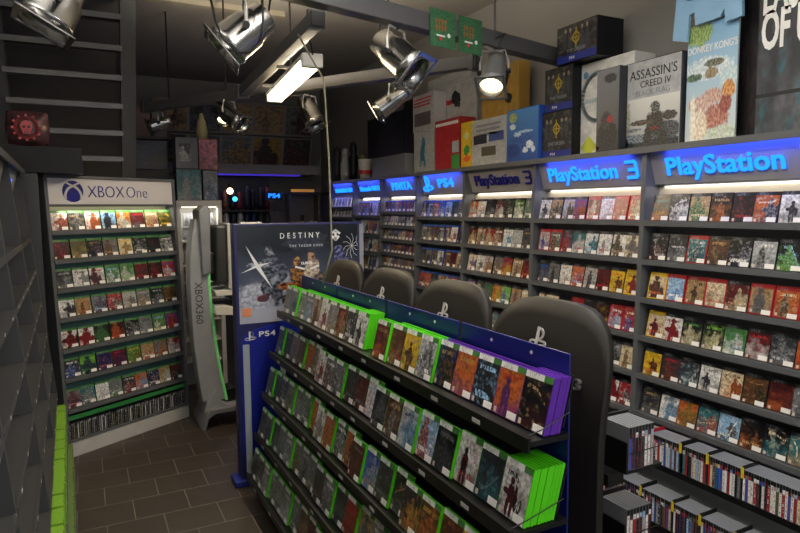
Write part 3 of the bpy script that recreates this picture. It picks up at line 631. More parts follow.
#PODS
# ------------------------------------------------------------------ four black pod panels behind the gondola
PODM = mat('pod_satin_black', '#221f1b', .55, var=.06)
PODM.node_tree.nodes['Principled BSDF'].inputs['Specular IOR Level'].default_value = .3
PODL = mat('pod_silver_mark', '#b8b6b0', .4)
NAMES = ['first', 'second', 'third', 'fourth']
for i in range(4):
    y0 = 1.587 + i * .744; y1 = y0 + .725; yc = (y0 + y1) / 2; hw = (y1 - y0) / 2
    p = thing('pod_display', f'tall black round-topped display panel with silver emblem, {NAMES[i]} from near end', 'display panel', (1.66, yc, 0), 'black pod panels behind the centre display')
    def prof(z): return 1.575 + .11 * (max(0, z - 1.2) / .6) ** 2
    b = MB(); nY, nZ = 28, 26; rows_ = []
    def topz(u): return 1.49 + .285 * max(0., 1 - abs(u) ** (4.6 if u > 0 else 2.9)) ** .5
    for side in (0, 1):
        g = []
        for iz in range(nZ + 1):
            rr = []
            for iy in range(nY + 1):
                u = math.sin((iy / nY - .5) * PI); t = iz / nZ; z = t * topz(u)
                x = prof(z) + .02 * u * u + (.032 if side else 0)
                b.v.append(Vector((x, yc - u * hw, z))); rr.append(len(b.v) - 1)
            g.append(rr)
        rows_.append(g)
        for iz in range(nZ):
            for iy in range(nY):
                q = [g[iz][iy], g[iz][iy + 1], g[iz + 1][iy + 1], g[iz + 1][iy]]
                b.f.append(q if not side else q[::-1]); b.m.append(0)
    f, k_ = rows_
    for iy in range(nY):
        b.f.append([f[nZ][iy], f[nZ][iy + 1], k_[nZ][iy + 1], k_[nZ][iy]]); b.m.append(0)
    for iz in range(nZ):
        b.f.append([f[iz][0], f[iz + 1][0], k_[iz + 1][0], k_[iz][0]]); b.f.append([f[iz][nY], k_[iz][nY], k_[iz + 1][nY], f[iz + 1][nY]]); b.m += [0, 0]
    b.build('panel', PODM, p, smooth=True)
    # emblem and embossed letters follow the panel
    z1 = 1.62; sl = (prof(z1 + .01) - prof(z1 - .01)) / .02
    Mt = frame((prof(z1) - .007, yc, z1), (0, -1, 0), (sl, 0, 1))
    ps_logo(MB(), Mt, .085, .004).build('silver_emblem', PODL, p)
    text('embossed_lettering', 'PS3', .06, mat('pod_emboss', '#55534e', .4), frame((prof(1.49) - .002, yc - .19, 1.49), (-.02, -1, 0), (.17, 0, 1)), p, .008, 0, 1.3, space=1.6)
    MB().box(1.66, 2.05, yc - .3, yc + .3, 0, .1).build('foot', BLACK, p, bevel=.01)
    # trays on the aisle side
    for zz in (1.16, .84):
        MB().box(1.76, 1.95, y0 + .02, y0 + .2, zz - .012, zz).box(1.76, 1.766, y0 + .02, y0 + .2, zz, zz + .11).box(1.766, 1.95, y0 + .19, y0 + .2, zz, zz + .16).build('tray', BLACK, p)
        MB().box(1.70, 1.78, y0 + .05, y0 + .15, zz - .06, zz - .012).build('tray_bracket', BLACK, p)
        MB().tube([(1.77, y0 + .012, zz + .07), (1.95, y0 + .012, zz + .075)], .002, 6).build('tray_wire', BLACK, p)
    if i == 0:
        for zz, cs in ((1.16, ['blue', 'navy', 'black', 'black', 'charcoal', 'white', 'white', 'silver']), (.84, ['white', 'white', 'red', 'black', 'charcoal', 'silver', 'white', 'black'])):
            for k, c in enumerate(cs):
                put_spine('spine_out_game_case', SP_PS, [c, random.choice(['sky', 'white', 'black']), 'red'], lin('#74787b'), (1.781 + .0165 * k, y0 + .022, zz + .001), 0,
                          f'{c}-spined game case, {ordw(k)} from left in {"upper" if zz > 1 else "lower"} tray behind nearest black pod', 'spine-out game case', 'cases in the pod trays')
#KIOSKS
# ------------------------------------------------------------------ poster kiosk at the far end of the gondola
def art_print(name, parent, pts, spec, mats=None):
    b = MB().quad(pts); o = b.build(name, mats or M_ART, parent, recalc=False); setcol(o, spec, 'black', 'black', 'black', random.random() * 10); return o
KY = 4.72
kd = thing('poster_kiosk', 'tall blue-edged kiosk with dark space-game poster at far end of centre display', 'kiosk', (1.55, KY + .1, 0))
kx0, kx1, kz = 1.0, 2.06, 2.035
MB().box(kx0, kx1, KY, KY + .1, .05, kz).build('cabinet', mat('kiosk_dark_blue', '#1c1f52', .4), kd, bevel=.006)
MB().box(kx1 - .03, kx1 + .005, KY - .004, KY + .1, .3, kz - .015).build('edge_rail', mat('rail_grey', '#8d9098', .4), kd)
MB().box(kx0 + .06, kx0 + .22, KY - .0, KY + .05, kz, kz + .012).build('top_clip', WHITE, kd)
MB().box(kx0 - .05, kx0 + .3, KY - .05, KY + .14, 0, .05).build('foot', mat('kiosk_blue', '#18247c', .4), kd, bevel=.008)
pm, pnt, pb = newmat('poster_print'); N, L = pnt.nodes, pnt.links
uv = N.new('ShaderNodeUVMap'); sp_ = N.new('ShaderNodeSeparateXYZ'); L.new(uv.outputs[0], sp_.inputs[0])
nz = N.new('ShaderNodeTexNoise'); nz.inputs['Scale'].default_value = 4; nz.inputs['Detail'].default_value = 5; L.new(uv.outputs[0], nz.inputs['Vector'])
rp = N.new('ShaderNodeValToRGB'); rp.color_ramp.elements[0].position = .12; rp.color_ramp.elements[0].color = lin('#a4a8b6') + [1]; rp.color_ramp.elements[1].position = .8; rp.color_ramp.elements[1].color = lin('#151a24') + [1]
e = rp.color_ramp.elements.new(.45); e.color = lin('#454c60') + [1]
L.new(math_n(pnt, 'MULTIPLY_ADD', nz.outputs['Fac'], .35, math_n(pnt, 'SUBTRACT', sp_.outputs[1], .17)), rp.inputs[0])
FIG = [(.55, .83, .2, .1, '#232833', '#343a48'), (.12, .28, .16, .14, '#8a8fa2', '#b8bcc8'), (.32, .35, .12, .2, '#787e92', '#9aa0b0'),
       (.25, .57, .075, .14, '#23262e', '#6a7084'), (.245, .73, .035, .05, '#2a2d36', '#8a909c'), (.16, .6, .1, .03, '#454a58', '#b0b4c0'), (.35, .52, .04, .11, '#2c303a', '#606678'), (.22, .36, .05, .1, '#2a2c34', '#6c7080'), (.3, .3, .05, .13, '#23252c', '#585c6a'), (.19, .25, .05, .04, '#6a2a30', '#383a44'),
       (.47, .47, .06, .12, '#3a2a20', '#a87848'), (.47, .62, .03, .045, '#503424', '#c89868'), (.6, .52, .07, .13, '#8a7c70', '#d8c8b4'), (.59, .67, .035, .045, '#3c2c26', '#b89078'), (.52, .34, .12, .08, '#241a18', '#7c4a2c'), (.4, .36, .1, .045, '#3c2418', '#a8683a'), (.57, .25, .1, .08, '#3a3030', '#985a3c'), (.38, .22, .05, .06, '#201c20', '#5a4a44'), (.67, .4, .06, .1, '#2c2828', '#7a6a60'),
       (.85, .58, .065, .13, '#2a2c4c', '#6a6ca0'), (.83, .73, .035, .05, '#28284a', '#7c80b8'), (.88, .45, .04, .1, '#5a3040', '#a05060'), (.95, .3, .1, .1, '#a0a4b2', '#c4c8d0')]
L.new(painted(pnt, sp_.outputs[0], sp_.outputs[1], rp.outputs[0], FIG), pb.inputs['Base Color']); pb.inputs['Roughness'].default_value = .25
pq = MB().quad([(kx0 + .03, KY - .003, 1.27), (kx1 - .05, KY - .003, 1.27), (kx1 - .05, KY - .003, kz - .015), (kx0 + .03, KY - .003, kz - .015)])
po = pq.build('poster', pm, kd, recalc=False)
MP = frame((kx0 + .03, KY - .004, 1.2), (1, 0, 0), (0, 0, 1))                 # poster plane, metres
PWH = mat('print_white', '#e4e6ea', .4); PMIST = mat('print_mist', '#aab0bc', .4, var=.6, scale=38); PDK = mat('print_dark', '#1d2026', .4, var=.6, scale=38); PBR = mat('print_brown', '#7a4a26', .4, var=.6, scale=38); PSK = mat('print_tan', '#b88a5c', .4, var=.6, scale=38); PBL = mat('print_blue', '#3a3f7c', .4, var=.6, scale=38); PRD = mat('print_red', '#a02c2c', .4, var=.6, scale=38); PGR = mat('print_grey', '#6d7280', .4, var=.6, scale=38)
text('poster_lettering', 'DESTINY', .062, PWH, MP @ Matrix.Translation((.49, .735, 0)), kd, .001, 0, .85, space=1.75)
text('poster_lettering', 'THE TAKEN KING', .027, PMIST, MP @ Matrix.Translation((.54, .655, 0)), kd, .001, .0005, 1, space=1.35)
text('poster_lettering', '15.09.15', .028, PWH, MP @ Matrix.Translation((.54, .515, 0)), kd, .001, .001, 1)
g = MB().ribbon([(.755, .745), (.79, .77), (.825, .745)], .018, .001, 0, MP).ribbon([(.765, .72), (.79, .695), (.815, .72)], .022, .001, 0, MP).ribbon([(.79, .76), (.79, .70)], .02, .001, 0, MP)
g.build('poster_emblem', PWH, po)
def blob(b, cx, cy, rx, ry, n=14, j=.25, mi=0, h=.0006, M=MP):
    b.prism([(cx + rx * (1 + random.uniform(-j, j)) * math.cos(a * 2 * PI / n), cy + ry * (1 + random.uniform(-j, j)) * math.sin(a * 2 * PI / n)) for a in range(n)], 0, h, mi, M); return b
fg = MB()     # figure at left, striding with a bright blade; a crouched pair in the middle; one at right
fg.prism([(.06, .67), (.165, .51), (.26, .33), (.14, .49)], 0, .0004, 0, MP)
for a in range(10):
    t = a * .63; fg.ribbon([(.93, .64), (.93 + .05 * math.cos(t), .64 + .06 * math.sin(t)), (min(.975, .93 + .08 * math.cos(t + .3)), .64 + .1 * math.sin(t + .3))], .0022, .0008, 0, MP)
fg.prism([(.26, .535), (.14, .50), (.02, .46), (.14, .52)], 0, .0005, 0, MP)
fg.ribbon([(.45, .49), (.52, .47)], .014, .0006, 0, MP).ribbon([(.57, .47), (.64, .49)], .014, .0006, 0, MP)
fg.build('poster_picture', [PWH, PDK, PGR, PBR, PSK, PRD, PMIST, PBL], po)
MB().box(kx0 + .05, kx0 + .12, KY - .006, KY - .003, 1.325, 1.39).build('rating_mark', mat('rating_orange', '#d88a60', .5), kd)
MB().prism([(0.03, 1.12), (.03, .25), (.97, .25), (.97, 1.12)] + arc(.5, 1.12, .47, .15, 0, 180)[1:-1], 0, .006, 0, frame((kx0, KY - .001, 0), (1, 0, 0), (0, 0, 1))).build('lower_board', mat('kiosk_blue_board', '#101e86', .4), kd)
for xx in (.045, .335): MB().box(kx0 + xx, kx0 + xx + .05, KY - .012, KY - .006, .08, 1.11).build('white_trim', mat('trim_white', '#98a2a6', .5), kd)
text('kiosk_lettering', 'PS4', .058, PWH, frame((kx0 + .235, KY - .009, 1.18), (1, 0, 0), (0, 0, 1)), kd, .001, .001, 1.5, space=1.1)
ps_logo(MB(), frame((kx0 + .105, KY - .009, 1.172), (1, 0, 0), (0, 0, 1)), .075, .001).build('kiosk_emblem', PWH, kd)
# ------------------------------------------------------------------ curved silver game kiosk beside the angled stand
gk = thing('game_kiosk', 'curved silver game kiosk with green strip and side-mounted monitor', 'kiosk', (1.1, 6.45, 0))
left = [(.96, 2.06), (.925, 1.90), (.90, 1.70), (.89, 1.40), (.893, 1.1), (.905, .83), (.93, .55), (.965, .25)]
rgt = [(1.19, .25), (1.14, .55), (1.105, .83), (1.08, 1.1), (1.065, 1.4), (1.06, 1.7), (1.055, 1.9), (1.05, 2.0)]
Mk = frame((0, 6.5, 0), (1, 0, 0), (0, 0, 1))
KS = mat('kiosk_silver', '#96999c', .4, .15); KL = mat('kiosk_light_silver', '#84868a', .35, .3)
MB().prism(left + rgt, 0, .3, 0, Mk).build('column', KS, gk, bevel=.012)
gs = MB().ribbon([(x + .006, z) for x, z in rgt], .026, .01, 0, Mk, .295); gs.build('green_strip', mat('green_strip', '#86d890', .3, emit='#60e070', es=.06), gk)
MB().prism([(.985, 2.14), (1.06, 2.19), (1.095, 2.15), (1.08, 1.53), (1.005, 1.51)], -.02, .36, 0, Mk).build('head_housing', KL, gk, bevel=.012)
mo = MB().box(1.13, 1.235, 6.1, 6.5, 1.42, 1.99).build('monitor', mat('monitor_back', '#2a2c2c', .45), gk, bevel=.02)
MB().box(1.235, 1.27, 6.08, 6.52, 1.38, 2.01).build('screen_bezel', mat('bezel_silver', '#b4b6b0', .35), mo, bevel=.004)
MB().box(1.05, 1.15, 6.22, 6.38, 1.52, 1.72).build('monitor_bracket', mat('monitor_back', '', .4), gk, bevel=.006)
MB().prism([(1.1, 1.36), (1.36, 1.37), (1.40, 1.31), (1.12, 1.31)], -.0, .4, 0, Mk).build('upper_shelf', WHITE, gk, bevel=.004)
MB().prism([(1.1, 1.21), (1.2, 1.21), (1.42, 1.14), (1.42, 1.10), (1.1, 1.13)], .0, .42, 0, Mk).build('controller_shelf', WHITE, gk, bevel=.006)
MB().box(1.12, 1.3, 6.25, 6.48, 1.13, 1.24).build('console_box', BLACK, gk, bevel=.01)
MB().prism([(.93, 0), (.985, .16), (1.02, .20), (1.45, .21), (1.47, .16), (1.06, .15), (1.0, .11), (.97, 0)], -.12, .42, 0, Mk).build('base', KL, gk, bevel=.008)
MB().prism([(.97, .16), (1.0, .27), (1.09, .40), (1.12, .27), (1.2, .21), (1.45, .205), (1.45, .17)], -.06, .36, 0, Mk).build('base_cowl', KS, gk, bevel=.01)
MB().prism(arc(1.27, .26, .1, .09, 0, 360, 20)[:-1], .05, .25, 0, Mk).build('round_pedal', BLACK, gk, bevel=.01)
text('kiosk_lettering', 'XBOX360', .1, mat('kiosk_print_dark', '#2a2c2e', .4), frame((.965, 6.199, 1.24), (0, 0, -1), (1, 0, 0)), gk, .001, 0, .95)
# ------------------------------------------------------------------ white card cabinet with boxes on top
wc = thing('card_cabinet', 'white-framed cabinet with rows of grey picture cards', 'cabinet', (1.2, 7.6, 0))
cx0, cx1 = .96, 1.47
MB().box(cx0, cx1, 7.82, 7.86, 0, 2.25).box(cx0, cx0 + .05, 7.5, 7.86, 0, 2.25).box(cx1 - .05, cx1, 7.5, 7.86, 0, 2.25).box(cx0 + .05, cx1 - .05, 7.5, 7.82, 2.18, 2.25).build('cabinet_frame', mat('cabinet_white', '#b8b6b0', .5), wc, bevel=.003)
for z in (1.78, 1.5, 1.3, 1.1, .85, .6, .35): MB().box(cx0 + .05, cx1 - .05, 7.54, 7.82, z - .015, z).build('cabinet_shelf', WHITE, wc)
def card(pts, spec, label, name='picture_card', cat='card', group='cards in the white cabinet', d=.01, nrm=(0, 1, 0)):
    n = Vector(nrm) * d; p = [Vector(q) for q in pts]
    b = MB(); b.quad([tuple(q) for q in p], 0)
    for i in range(4): a, c = p[i], p[(i + 1) % 4]; b.face([a, a + n, c + n, c], 1)
    b.face([q + n for q in p][::-1], 1)
    o = b.build(name, [M_ART, M_SHELL], recalc=False); setcol(o, spec, spec[0], 'black', 'black', random.random() * 10)
    return tag(o, label, cat, group)
for r, z in enumerate((1.95, 1.785)):
    for k in range(3):
        x = cx0 + .075 + k * .125
        card([(x, 7.56, z - (.0 if r else .0)), (x + .105, 7.56, z), (x + .105, 7.575, z + .15), (x, 7.575, z + .15)], ['grey', 'charcoal', 'silver'], f'grey picture card, {ordw(k)} from left, {"upper" if r == 0 else "lower"} row of white cabinet')
for r, z in enumerate((1.505, 1.305, 1.105, .855)):
    for k in range(3):
        x = cx0 + .075 + k * .125
        card([(x, 7.56, z), (x + .1, 7.56, z), (x + .1, 7.59, z + .14), (x, 7.59, z + .14)], [random.choice(['gold', 'tan', 'brown']), 'brown', 'cream'], f'golden brown boxed card, {ordw(k)} from left, {ROWN[r + 2]} row of white cabinet')
MB().box(cx0 + .06, cx1 - .06, 7.52, 7.54, 2.165, 2.178).build('lamp_strip', LEDW, wc)
o, d = area('cabinet_light', (1.215, 7.5, 2.16), (1.215, 7.62, 1.5), .36, .03, 3, (1, .95, .85)); aim(o, d, (1, 0, 0))
def picture_mat(name, ground, items):
    m, nt, b = newmat(name); uv = nt.nodes.new('ShaderNodeUVMap'); sp = nt.nodes.new('ShaderNodeSeparateXYZ'); nt.links.new(uv.outputs[0], sp.inputs[0])
    nt.links.new(painted(nt, sp.outputs[0], sp.outputs[1], lin(ground) + [1] if False else mixc(nt, sp.outputs[1], lin(ground[0]), lin(ground[1])), items), b.inputs['Base Color']); b.inputs['Roughness'].default_value = .45; return m
def carton(name, label, x0, x1, y0, y1, z0, z1, faces, cat='box', group=None, side='charcoal', bevel=.003, rot=0.):
    """closed carton; faces = list of (which face, three colours)"""
    ctr = Vector(((x0 + x1) / 2, (y0 + y1) / 2, z0)); Mr = Matrix.Translation(ctr) @ Matrix.Rotation(rot, 4, 'Z') @ Matrix.Translation(-ctr)
    o = MB().box(x0, x1, y0, y1, z0, z1, M=Mr).build(name, M_SHELL, bevel=bevel); setcol(o, ['black'] * 3, side, 'black', 'black', 0); tag(o, label, cat, group); WM[o.name] = I4
    e, k = .006, .0012
    for fc, sp in faces:
        if fc == '-x': pts = [(x0 - k, y1 - e, z0 + e), (x0 - k, y0 + e, z0 + e), (x0 - k, y0 + e, z1 - e), (x0 - k, y1 - e, z1 - e)]
        else: pts = [(x0 + e, y0 - k, z0 + e), (x1 - e, y0 - k, z0 + e), (x1 - e, y0 - k, z1 - e), (x0 + e, y0 - k, z1 - e)]
        art_print('printed_face', o, [Mr @ Vector(p) for p in pts], sp, M_BOX if group and 'tops' in group or group and 'top of' in group else M_ART)
    return o, Mr
carton('display_carton', 'grey box with dark picture panel on white cabinet, lower of two', .98, 1.26, 7.55, 7.85, 2.252, 2.61, [('-y', ['teal', 'silver', 'charcoal'])], side='charcoal', group='boxes on the white cabinet')
carton('display_carton', 'slim blue-grey box beside the lower box on white cabinet', 1.27, 1.44, 7.52, 7.8, 2.252, 2.60, [('-y', ['grey', 'navy', 'sky'])], side='navy', group='boxes on the white cabinet')
o, _ = carton('display_carton', 'grey box with small picture window atop the stacked boxes', .985, 1.23, 7.55, 7.85, 2.615, 2.97, [], side='#6a665f' if False else 'grey', group='boxes on the white cabinet')
art_print('printed_face', o, [(1.02, 7.548, 2.70), (1.15, 7.548, 2.70), (1.15, 7.548, 2.90), (1.02, 7.548, 2.90)], ['charcoal', 'white', 'silver'])
carton('display_carton', 'pink and brown picture box beside the upper stacked box', 1.235, 1.45, 7.53, 7.83, 2.605, 2.96, [('-y', ['pink', 'brown', 'charcoal'])], side='brown', group='boxes on the white cabinet')
MB_ = MB().lathe([(0, 0), (.06, 0), (.065, .1), (.05, .2), (.03, .24), (.02, .3), (0, .3)], 14, M=Matrix.Translation((1.30, 7.65, 2.965)))
tag(MB_.build('yellow_figurine_bottle', mat('pale_yellow', '#b8ac78', .4), smooth=True), 'pale yellow bottle standing on the pink picture box', 'bottle')
#STAIR
# ------------------------------------------------------------------ steep steel stair
st = thing('steel_stair', 'steep grey open-tread steel stair against the dark left wall', 'stair', (-.05, 6.9, 2.45))
def sy(z): return 6.95 - (z - 2.65) * .6
for side, xa in (('stringer', -.66), ('stringer', .39)):
    MB().prism([(sy(1.0) + .02, 1.0), (sy(4.35) + .02, 4.35), (sy(4.35) + .22, 4.35), (sy(1.0) + .22, 1.0)], xa, xa + .13, M=Matrix(((0, 0, 1, 0), (1, 0, 0, 0), (0, 1, 0, 0), (0, 0, 0, 1)))).build(side, STEEL, st)
for i in range(9):
    z = 1.96 + .24 * i
    if z > 4.05: break
    MB().box(-.56, .40, sy(z), sy(z) + .2, z - .02, z + .0).box(-.56, .40, sy(z) - .005, sy(z) + .005, z - .045, z + .004).build('tread', STEEL, st)
tag(MB().box(-.98, .45, 8.3, 8.38, 0, 4.1).build('stair_backing_board', mat('dark_partition', '#5a5652', .7)), 'dark board partition directly behind the steel stair', 'partition')
carton('storage_carton', 'black storage box on top of end panel below the red cushion', -.66, .02, 5.78, 6.1, 2.45, 2.66, [], side=[.003, .003, .0035])
# foil cushion with cog emblem
cb = MB(); n = 10; cxy = Vector((-.36, 5.86, 2.805))
for sgn in (-1, 1):
    b0 = len(cb.v)
    for i in range(n + 1):
        for j in range(n + 1):
            u, v = i / n * 2 - 1, j / n * 2 - 1; th = .06 * (max(0, 1 - abs(u) ** 2.2) * max(0, 1 - abs(v) ** 2.2)) ** .5
            pin = 1 - .08 * (abs(u * v))
            cb.v.append(cxy + Vector((u * .15 * pin + (.01 if sgn < 0 else 0), sgn * th, v * .14 * pin)))
    for i in range(n):
        for j in range(n):
            a = b0 + i * (n + 1) + j; cb.f.append([a, a + n + 1, a + n + 2, a + 1] if sgn < 0 else [a, a + 1, a + n + 2, a + n + 1]); cb.m.append(0)
cu = cb.build('foil_cushion', mat('red_black_foil', '#54383a', .25, .3, var=.95, scale=22), smooth=True); tag(cu, 'shiny dark red cushion with cog and skull emblem, near stair foot', 'cushion')
Me = frame(cxy + Vector((0, -.063, 0)), (1, 0, 0), (0, 0, 1)); em = MB()
em.ribbon(arc(0, 0, .075, .075, 0, 360, 28), .022, .003, 0, Me)
for a in range(12): t = a * PI / 6; em.ribbon([(.08 * math.cos(t), .08 * math.sin(t)), (.1 * math.cos(t), .1 * math.sin(t))], .018, .003, 0, Me)
em.prism(arc(0, .012, .042, .042, -30, 210, 14) + [(-.024, -.05), (.024, -.05)], 0, .003, 0, Me)
em.prism(arc(-.017, .006, .011, .011, 0, 360, 10)[:-1], .003, .004, 1, Me).prism(arc(.017, .006, .011, .011, 0, 360, 10)[:-1], .003, .004, 1, Me).prism([(-.005, -.02), (.005, -.02), (0, -.008)], .003, .004, 1, Me)
for q in (-.012, 0, .012): em.ribbon([(q, -.03), (q, -.048)], .004, .001, 1, Me, .003)
em.build('cog_emblem', [mat('emblem_red', '#b83a40', .35), BLACK], cu)
#BACK
# ------------------------------------------------------------------ back of the shop
struct('trim_2', MB().box(.9, 3.3, 9.2, 9.98, 2.66, 2.80), mat('soffit_grey', '#77757a', .6))
k = 0
for r in range(2):
    for c in range(5):
        x = .95 + c * .47; z = 3.27 if r == 0 else 2.81
        sp = [random.choice(['charcoal', 'grey', 'tan']), random.choice(['tan', 'maroon', 'grey', 'olive', 'brown']), random.choice(['grey', 'tan'])]
        if r == 1 and c == 3: sp = ['gold', 'brown', 'navy']
        y = 9.66 - (.16 if r == 0 else .0)
        f = thing('framed_poster', f'dim {sp[0]} and {sp[1]} framed poster, {ordw(c)} from left, {"upper" if r == 0 else "lower"} row on back wall', 'poster', (x, y, z), 'framed posters above the back counter')
        pts = [(x + .02, y - .012, z + .01), (x + .45, y - .012, z + .01), (x + .45, y - .16, z + .43), (x + .02, y - .16, z + .43)]
        art_print('poster_sheet', f, pts, sp)
        Mt = frame((x, y, z), (1, 0, 0), (0, -.15, .43))
        MB().box(0, .47, 0, .02, -.02, .02, M=Mt).box(0, .47, .44, .46, -.02, .02, M=Mt).box(0, .02, .02, .44, -.02, .02, M=Mt).box(.45, .47, .02, .44, -.02, .02, M=Mt).build('poster_frame', mat('frame_dark_steel', '#8a867e', .4, .2), f)
for i, (x, w, c) in enumerate(((.565, .2, 'maroon'), (.78, .165, 'charcoal'), (.57, .37, 'navy'))):
    z = 3.0 if i < 2 else 2.62
    carton('stored_carton', f'{["dark red", "charcoal", "green and navy"][i]} stored box in shadow behind the angled stand, {["left", "right", "lower"][i]} one', x, x + w, 7.9, 8.2, z, z + .34, [('-y', [c, 'black', 'brown' if i < 2 else 'olive'])], side=c, group='stored boxes behind the stair')
tag(MB().box(.56, .95, 7.85, 8.25, 0, 2.615).box(.56, .95, 7.85, 8.25, 2.965, 2.995).build('dark_cupboard', mat('cupboard_dark', '#2c2a2a', .6), bevel=.004), 'tall dark cupboard holding stored boxes behind the angled stand', 'cupboard')
bs = thing('bottle_shelf', 'dark shelf unit holding slim cups at the back counter', 'shelf', (2.3, 9.3, 0))
MB().box(1.6, 2.6, 9.55, 9.58, 0, 2.62).build('back_board', mat('shelf_black', '#1a1a1e', .5), bs)
for z in (1.05, 1.45, 1.82): MB().box(1.6, 2.6, 9.2, 9.55, z - .02, z).build('shelf', mat('shelf_black', '', .5), bs)
for r, z in enumerate((1.45, 1.82)):
    for k in range(9):
        x = 1.68 + k * .103; cc = random.choice(['silver', 'grey', 'cream', 'navy', 'charcoal', 'tan'])
        b = MB().lathe([(0, 0), (.035, 0), (.042, .05), (.045, .2), (.04, .24), (.02, .27), (0, .275)], 12, M=Matrix.Translation((x, 9.33, z + .001)))
        o = b.build('slim_cup', M_PLAIN, smooth=True); setcol(o, ['black'] * 3, cc, 'black', 'black', 0)
        tag(o, f'{cc} slim cup, {ordw(k)} from left on {"lower" if r == 0 else "upper"} back shelf', 'cup', 'slim cups on the back shelf')
for k in range(9):
    x = 1.67 + k * .105; zz = 2.12 + random.uniform(0, .03); cc = random.choice(['maroon', 'navy', 'black', 'brown', 'charcoal', 'black'])
    h = random.uniform(.2, .38)
    b = MB().lathe([(0, 0), (.03, 0), (.05, h * .25), (.035, h * .55), (.04, h * .72), (.032, h * .9), (0, h)], 10, M=Matrix.Translation((x, 9.35 + random.uniform(-.06, .06), 2.131)))
    o = b.build('dark_figurine', M_PLAIN, smooth=True); setcol(o, ['black'] * 3, cc, 'black', 'black', 0); tag(o, f'dark {cc} collectible figurine, {ordw(k)} from left on the top back shelf', 'figurine', 'figurines at the back')
MB().box(1.6, 2.6, 9.2, 9.55, 2.11, 2.13).build('shelf', mat('shelf_black', '', .5), bs)
bl = thing('small_lit_sign', 'small lit blue sign at the dark back counter', 'sign', (2.55, 9.1, 2.3))
MB().box(2.42, 2.68, 9.1, 9.13, 2.27, 2.4).build('sign_box', mat('sign_dark_blue', '#10143c', .4), bl); text('sign_lettering', 'PS4', .09, NEON, frame((2.55, 9.098, 2.335), (1, 0, 0), (0, 0, 1)), bl, .003, .002, 1.4)
def globe(name, label, loc, r, hexc, es):
    t = thing(name, label, 'lamp', loc); MB().lathe([(r * math.sin(a * PI / 8), -r * math.cos(a * PI / 8)) for a in range(9)], 14, M=Matrix.Translation(loc)).build('bulb', mat('bulb_' + hexc[1:], hexc, .3, emit=hexc, es=es), t, smooth=True)
    MB().lathe([(0, 0), (r * .5, 0), (r * .5, .06), (0, .06)], 10, M=Matrix.Translation((loc[0], loc[1], loc[2] + r * .95))).build('socket', BLACK, t)
globe('bulb_lamp', 'small warm white bulb glowing at the back counter', tuple(at(230, 191, 1, 9.1)), .045, '#ffe0b8', 7)
globe('bulb_lamp', 'small blue bulb glowing at the back counter', tuple(at(235, 199, 1, 9.1)), .035, '#30a0ff', 5)
globe('bulb_lamp', 'small orange bulb glowing low at the back counter', tuple(at(219, 204, 1, 9.1)), .03, '#ff8038', 3)
gc = thing('glass_display_case', 'display case of golden cards beside the far wall bay', 'display case', (3.0, 8.9, 0))
gx0, gx1 = at(290, 205, 1, 8.9).x, at(320, 205, 1, 8.9).x
MB().box(gx0, gx1, 9.1, 9.15, 0, 2.35).box(gx0, gx0 + .03, 8.9, 9.1, 0, 2.35).box(gx1 - .03, gx1, 8.9, 9.1, 0, 2.35).box((gx0 + gx1) / 2 - .015, (gx0 + gx1) / 2 + .015, 8.9, 9.1, 0, 2.05).build('case_frame', mat('case_dark', '#4a463e', .5), gc)
for z in (1.98, 1.8, 1.62, 1.44): MB().box(gx0 + .03, gx1 - .03, 8.9, 9.1, z - .17, z - .155).build('case_shelf', mat('case_dark', '', .5), gc)
for r, z in enumerate((1.8265, 1.6465, 1.4665)):
    for k in range(6):
        x = gx0 + .045 + k * (gx1 - gx0 - .06) / 6 + (.004 if k > 2 else -.012)
        card([(x, 8.93, z), (x + .045, 8.93, z), (x + .045, 8.95, z + .13), (x, 8.95, z + .13)], [random.choice(['gold', 'tan', 'cream', 'brown']), 'gold', 'brown'], f'golden card, {ordw(k)} from left, {ROWN[r]} row of dark display case', 'gold_card', 'card', 'cards in the dark display case')
tag(MB().box(gx0 + .05, gx1 - .08, 8.92, 9.0, 2.391, 2.43).build('amber_light_bar', mat('amber_bar', '#ffb050', .4, emit='#ffb048', es=.22)), 'amber glowing light bar above the dark display case', 'light')
tag(MB().box(gx0 - .1, 3.55, 8.9, 9.4, 2.352, 2.39).build('case_top_shelf', mat('shelf_black', '', .5)), 'black shelf board above the golden card case', 'shelf')
#TOPS
# ------------------------------------------------------------------ stock standing on top of the right wall bays
ZT = 2.5215
def onwall(x0, x1, X, ref=150): return sorted((at(x1, ref, 0, X).y, at(x0, ref, 0, X).y))
def tbox(name, label, x0, x1, ytop, X, depth, spec, side, z0=ZT, end=None, group='stock boxes on top of the wall bays'):
    ya, yb = onwall(x0, x1, X, ytop + 20); zt = at((x0 + x1) / 2, ytop, 0, X).z
    fc = [('-x', spec)] + ([('-y', end)] if end else [])
    o, _ = carton(name, label, X, X + depth, ya, yb, z0, zt, fc, side=side, group=group); return o, ya, yb, zt
def wtext(o, s, size, y, z, X, m, sx=1., off=0., space=1.): return text('box_lettering', s, size, m, frame((X - .002, y, z), (0, -1, 0), (0, 0, 1)), o, .0008, off, sx, space=space)
INK = mat('ink_black', '#18181a', .5, var=.35, scale=30); INKW = mat('ink_white', '#d8d8d4', .5); INKB = mat('ink_blue', '#2a66b0', .5); INKR = mat('ink_red', '#c02428', .5)
def patch(o, name, y0, y1, z0, z1, X, m):
    return MB().box(X - .0025, X - .0012, y0, y1, z0, z1).build(name, m, o)
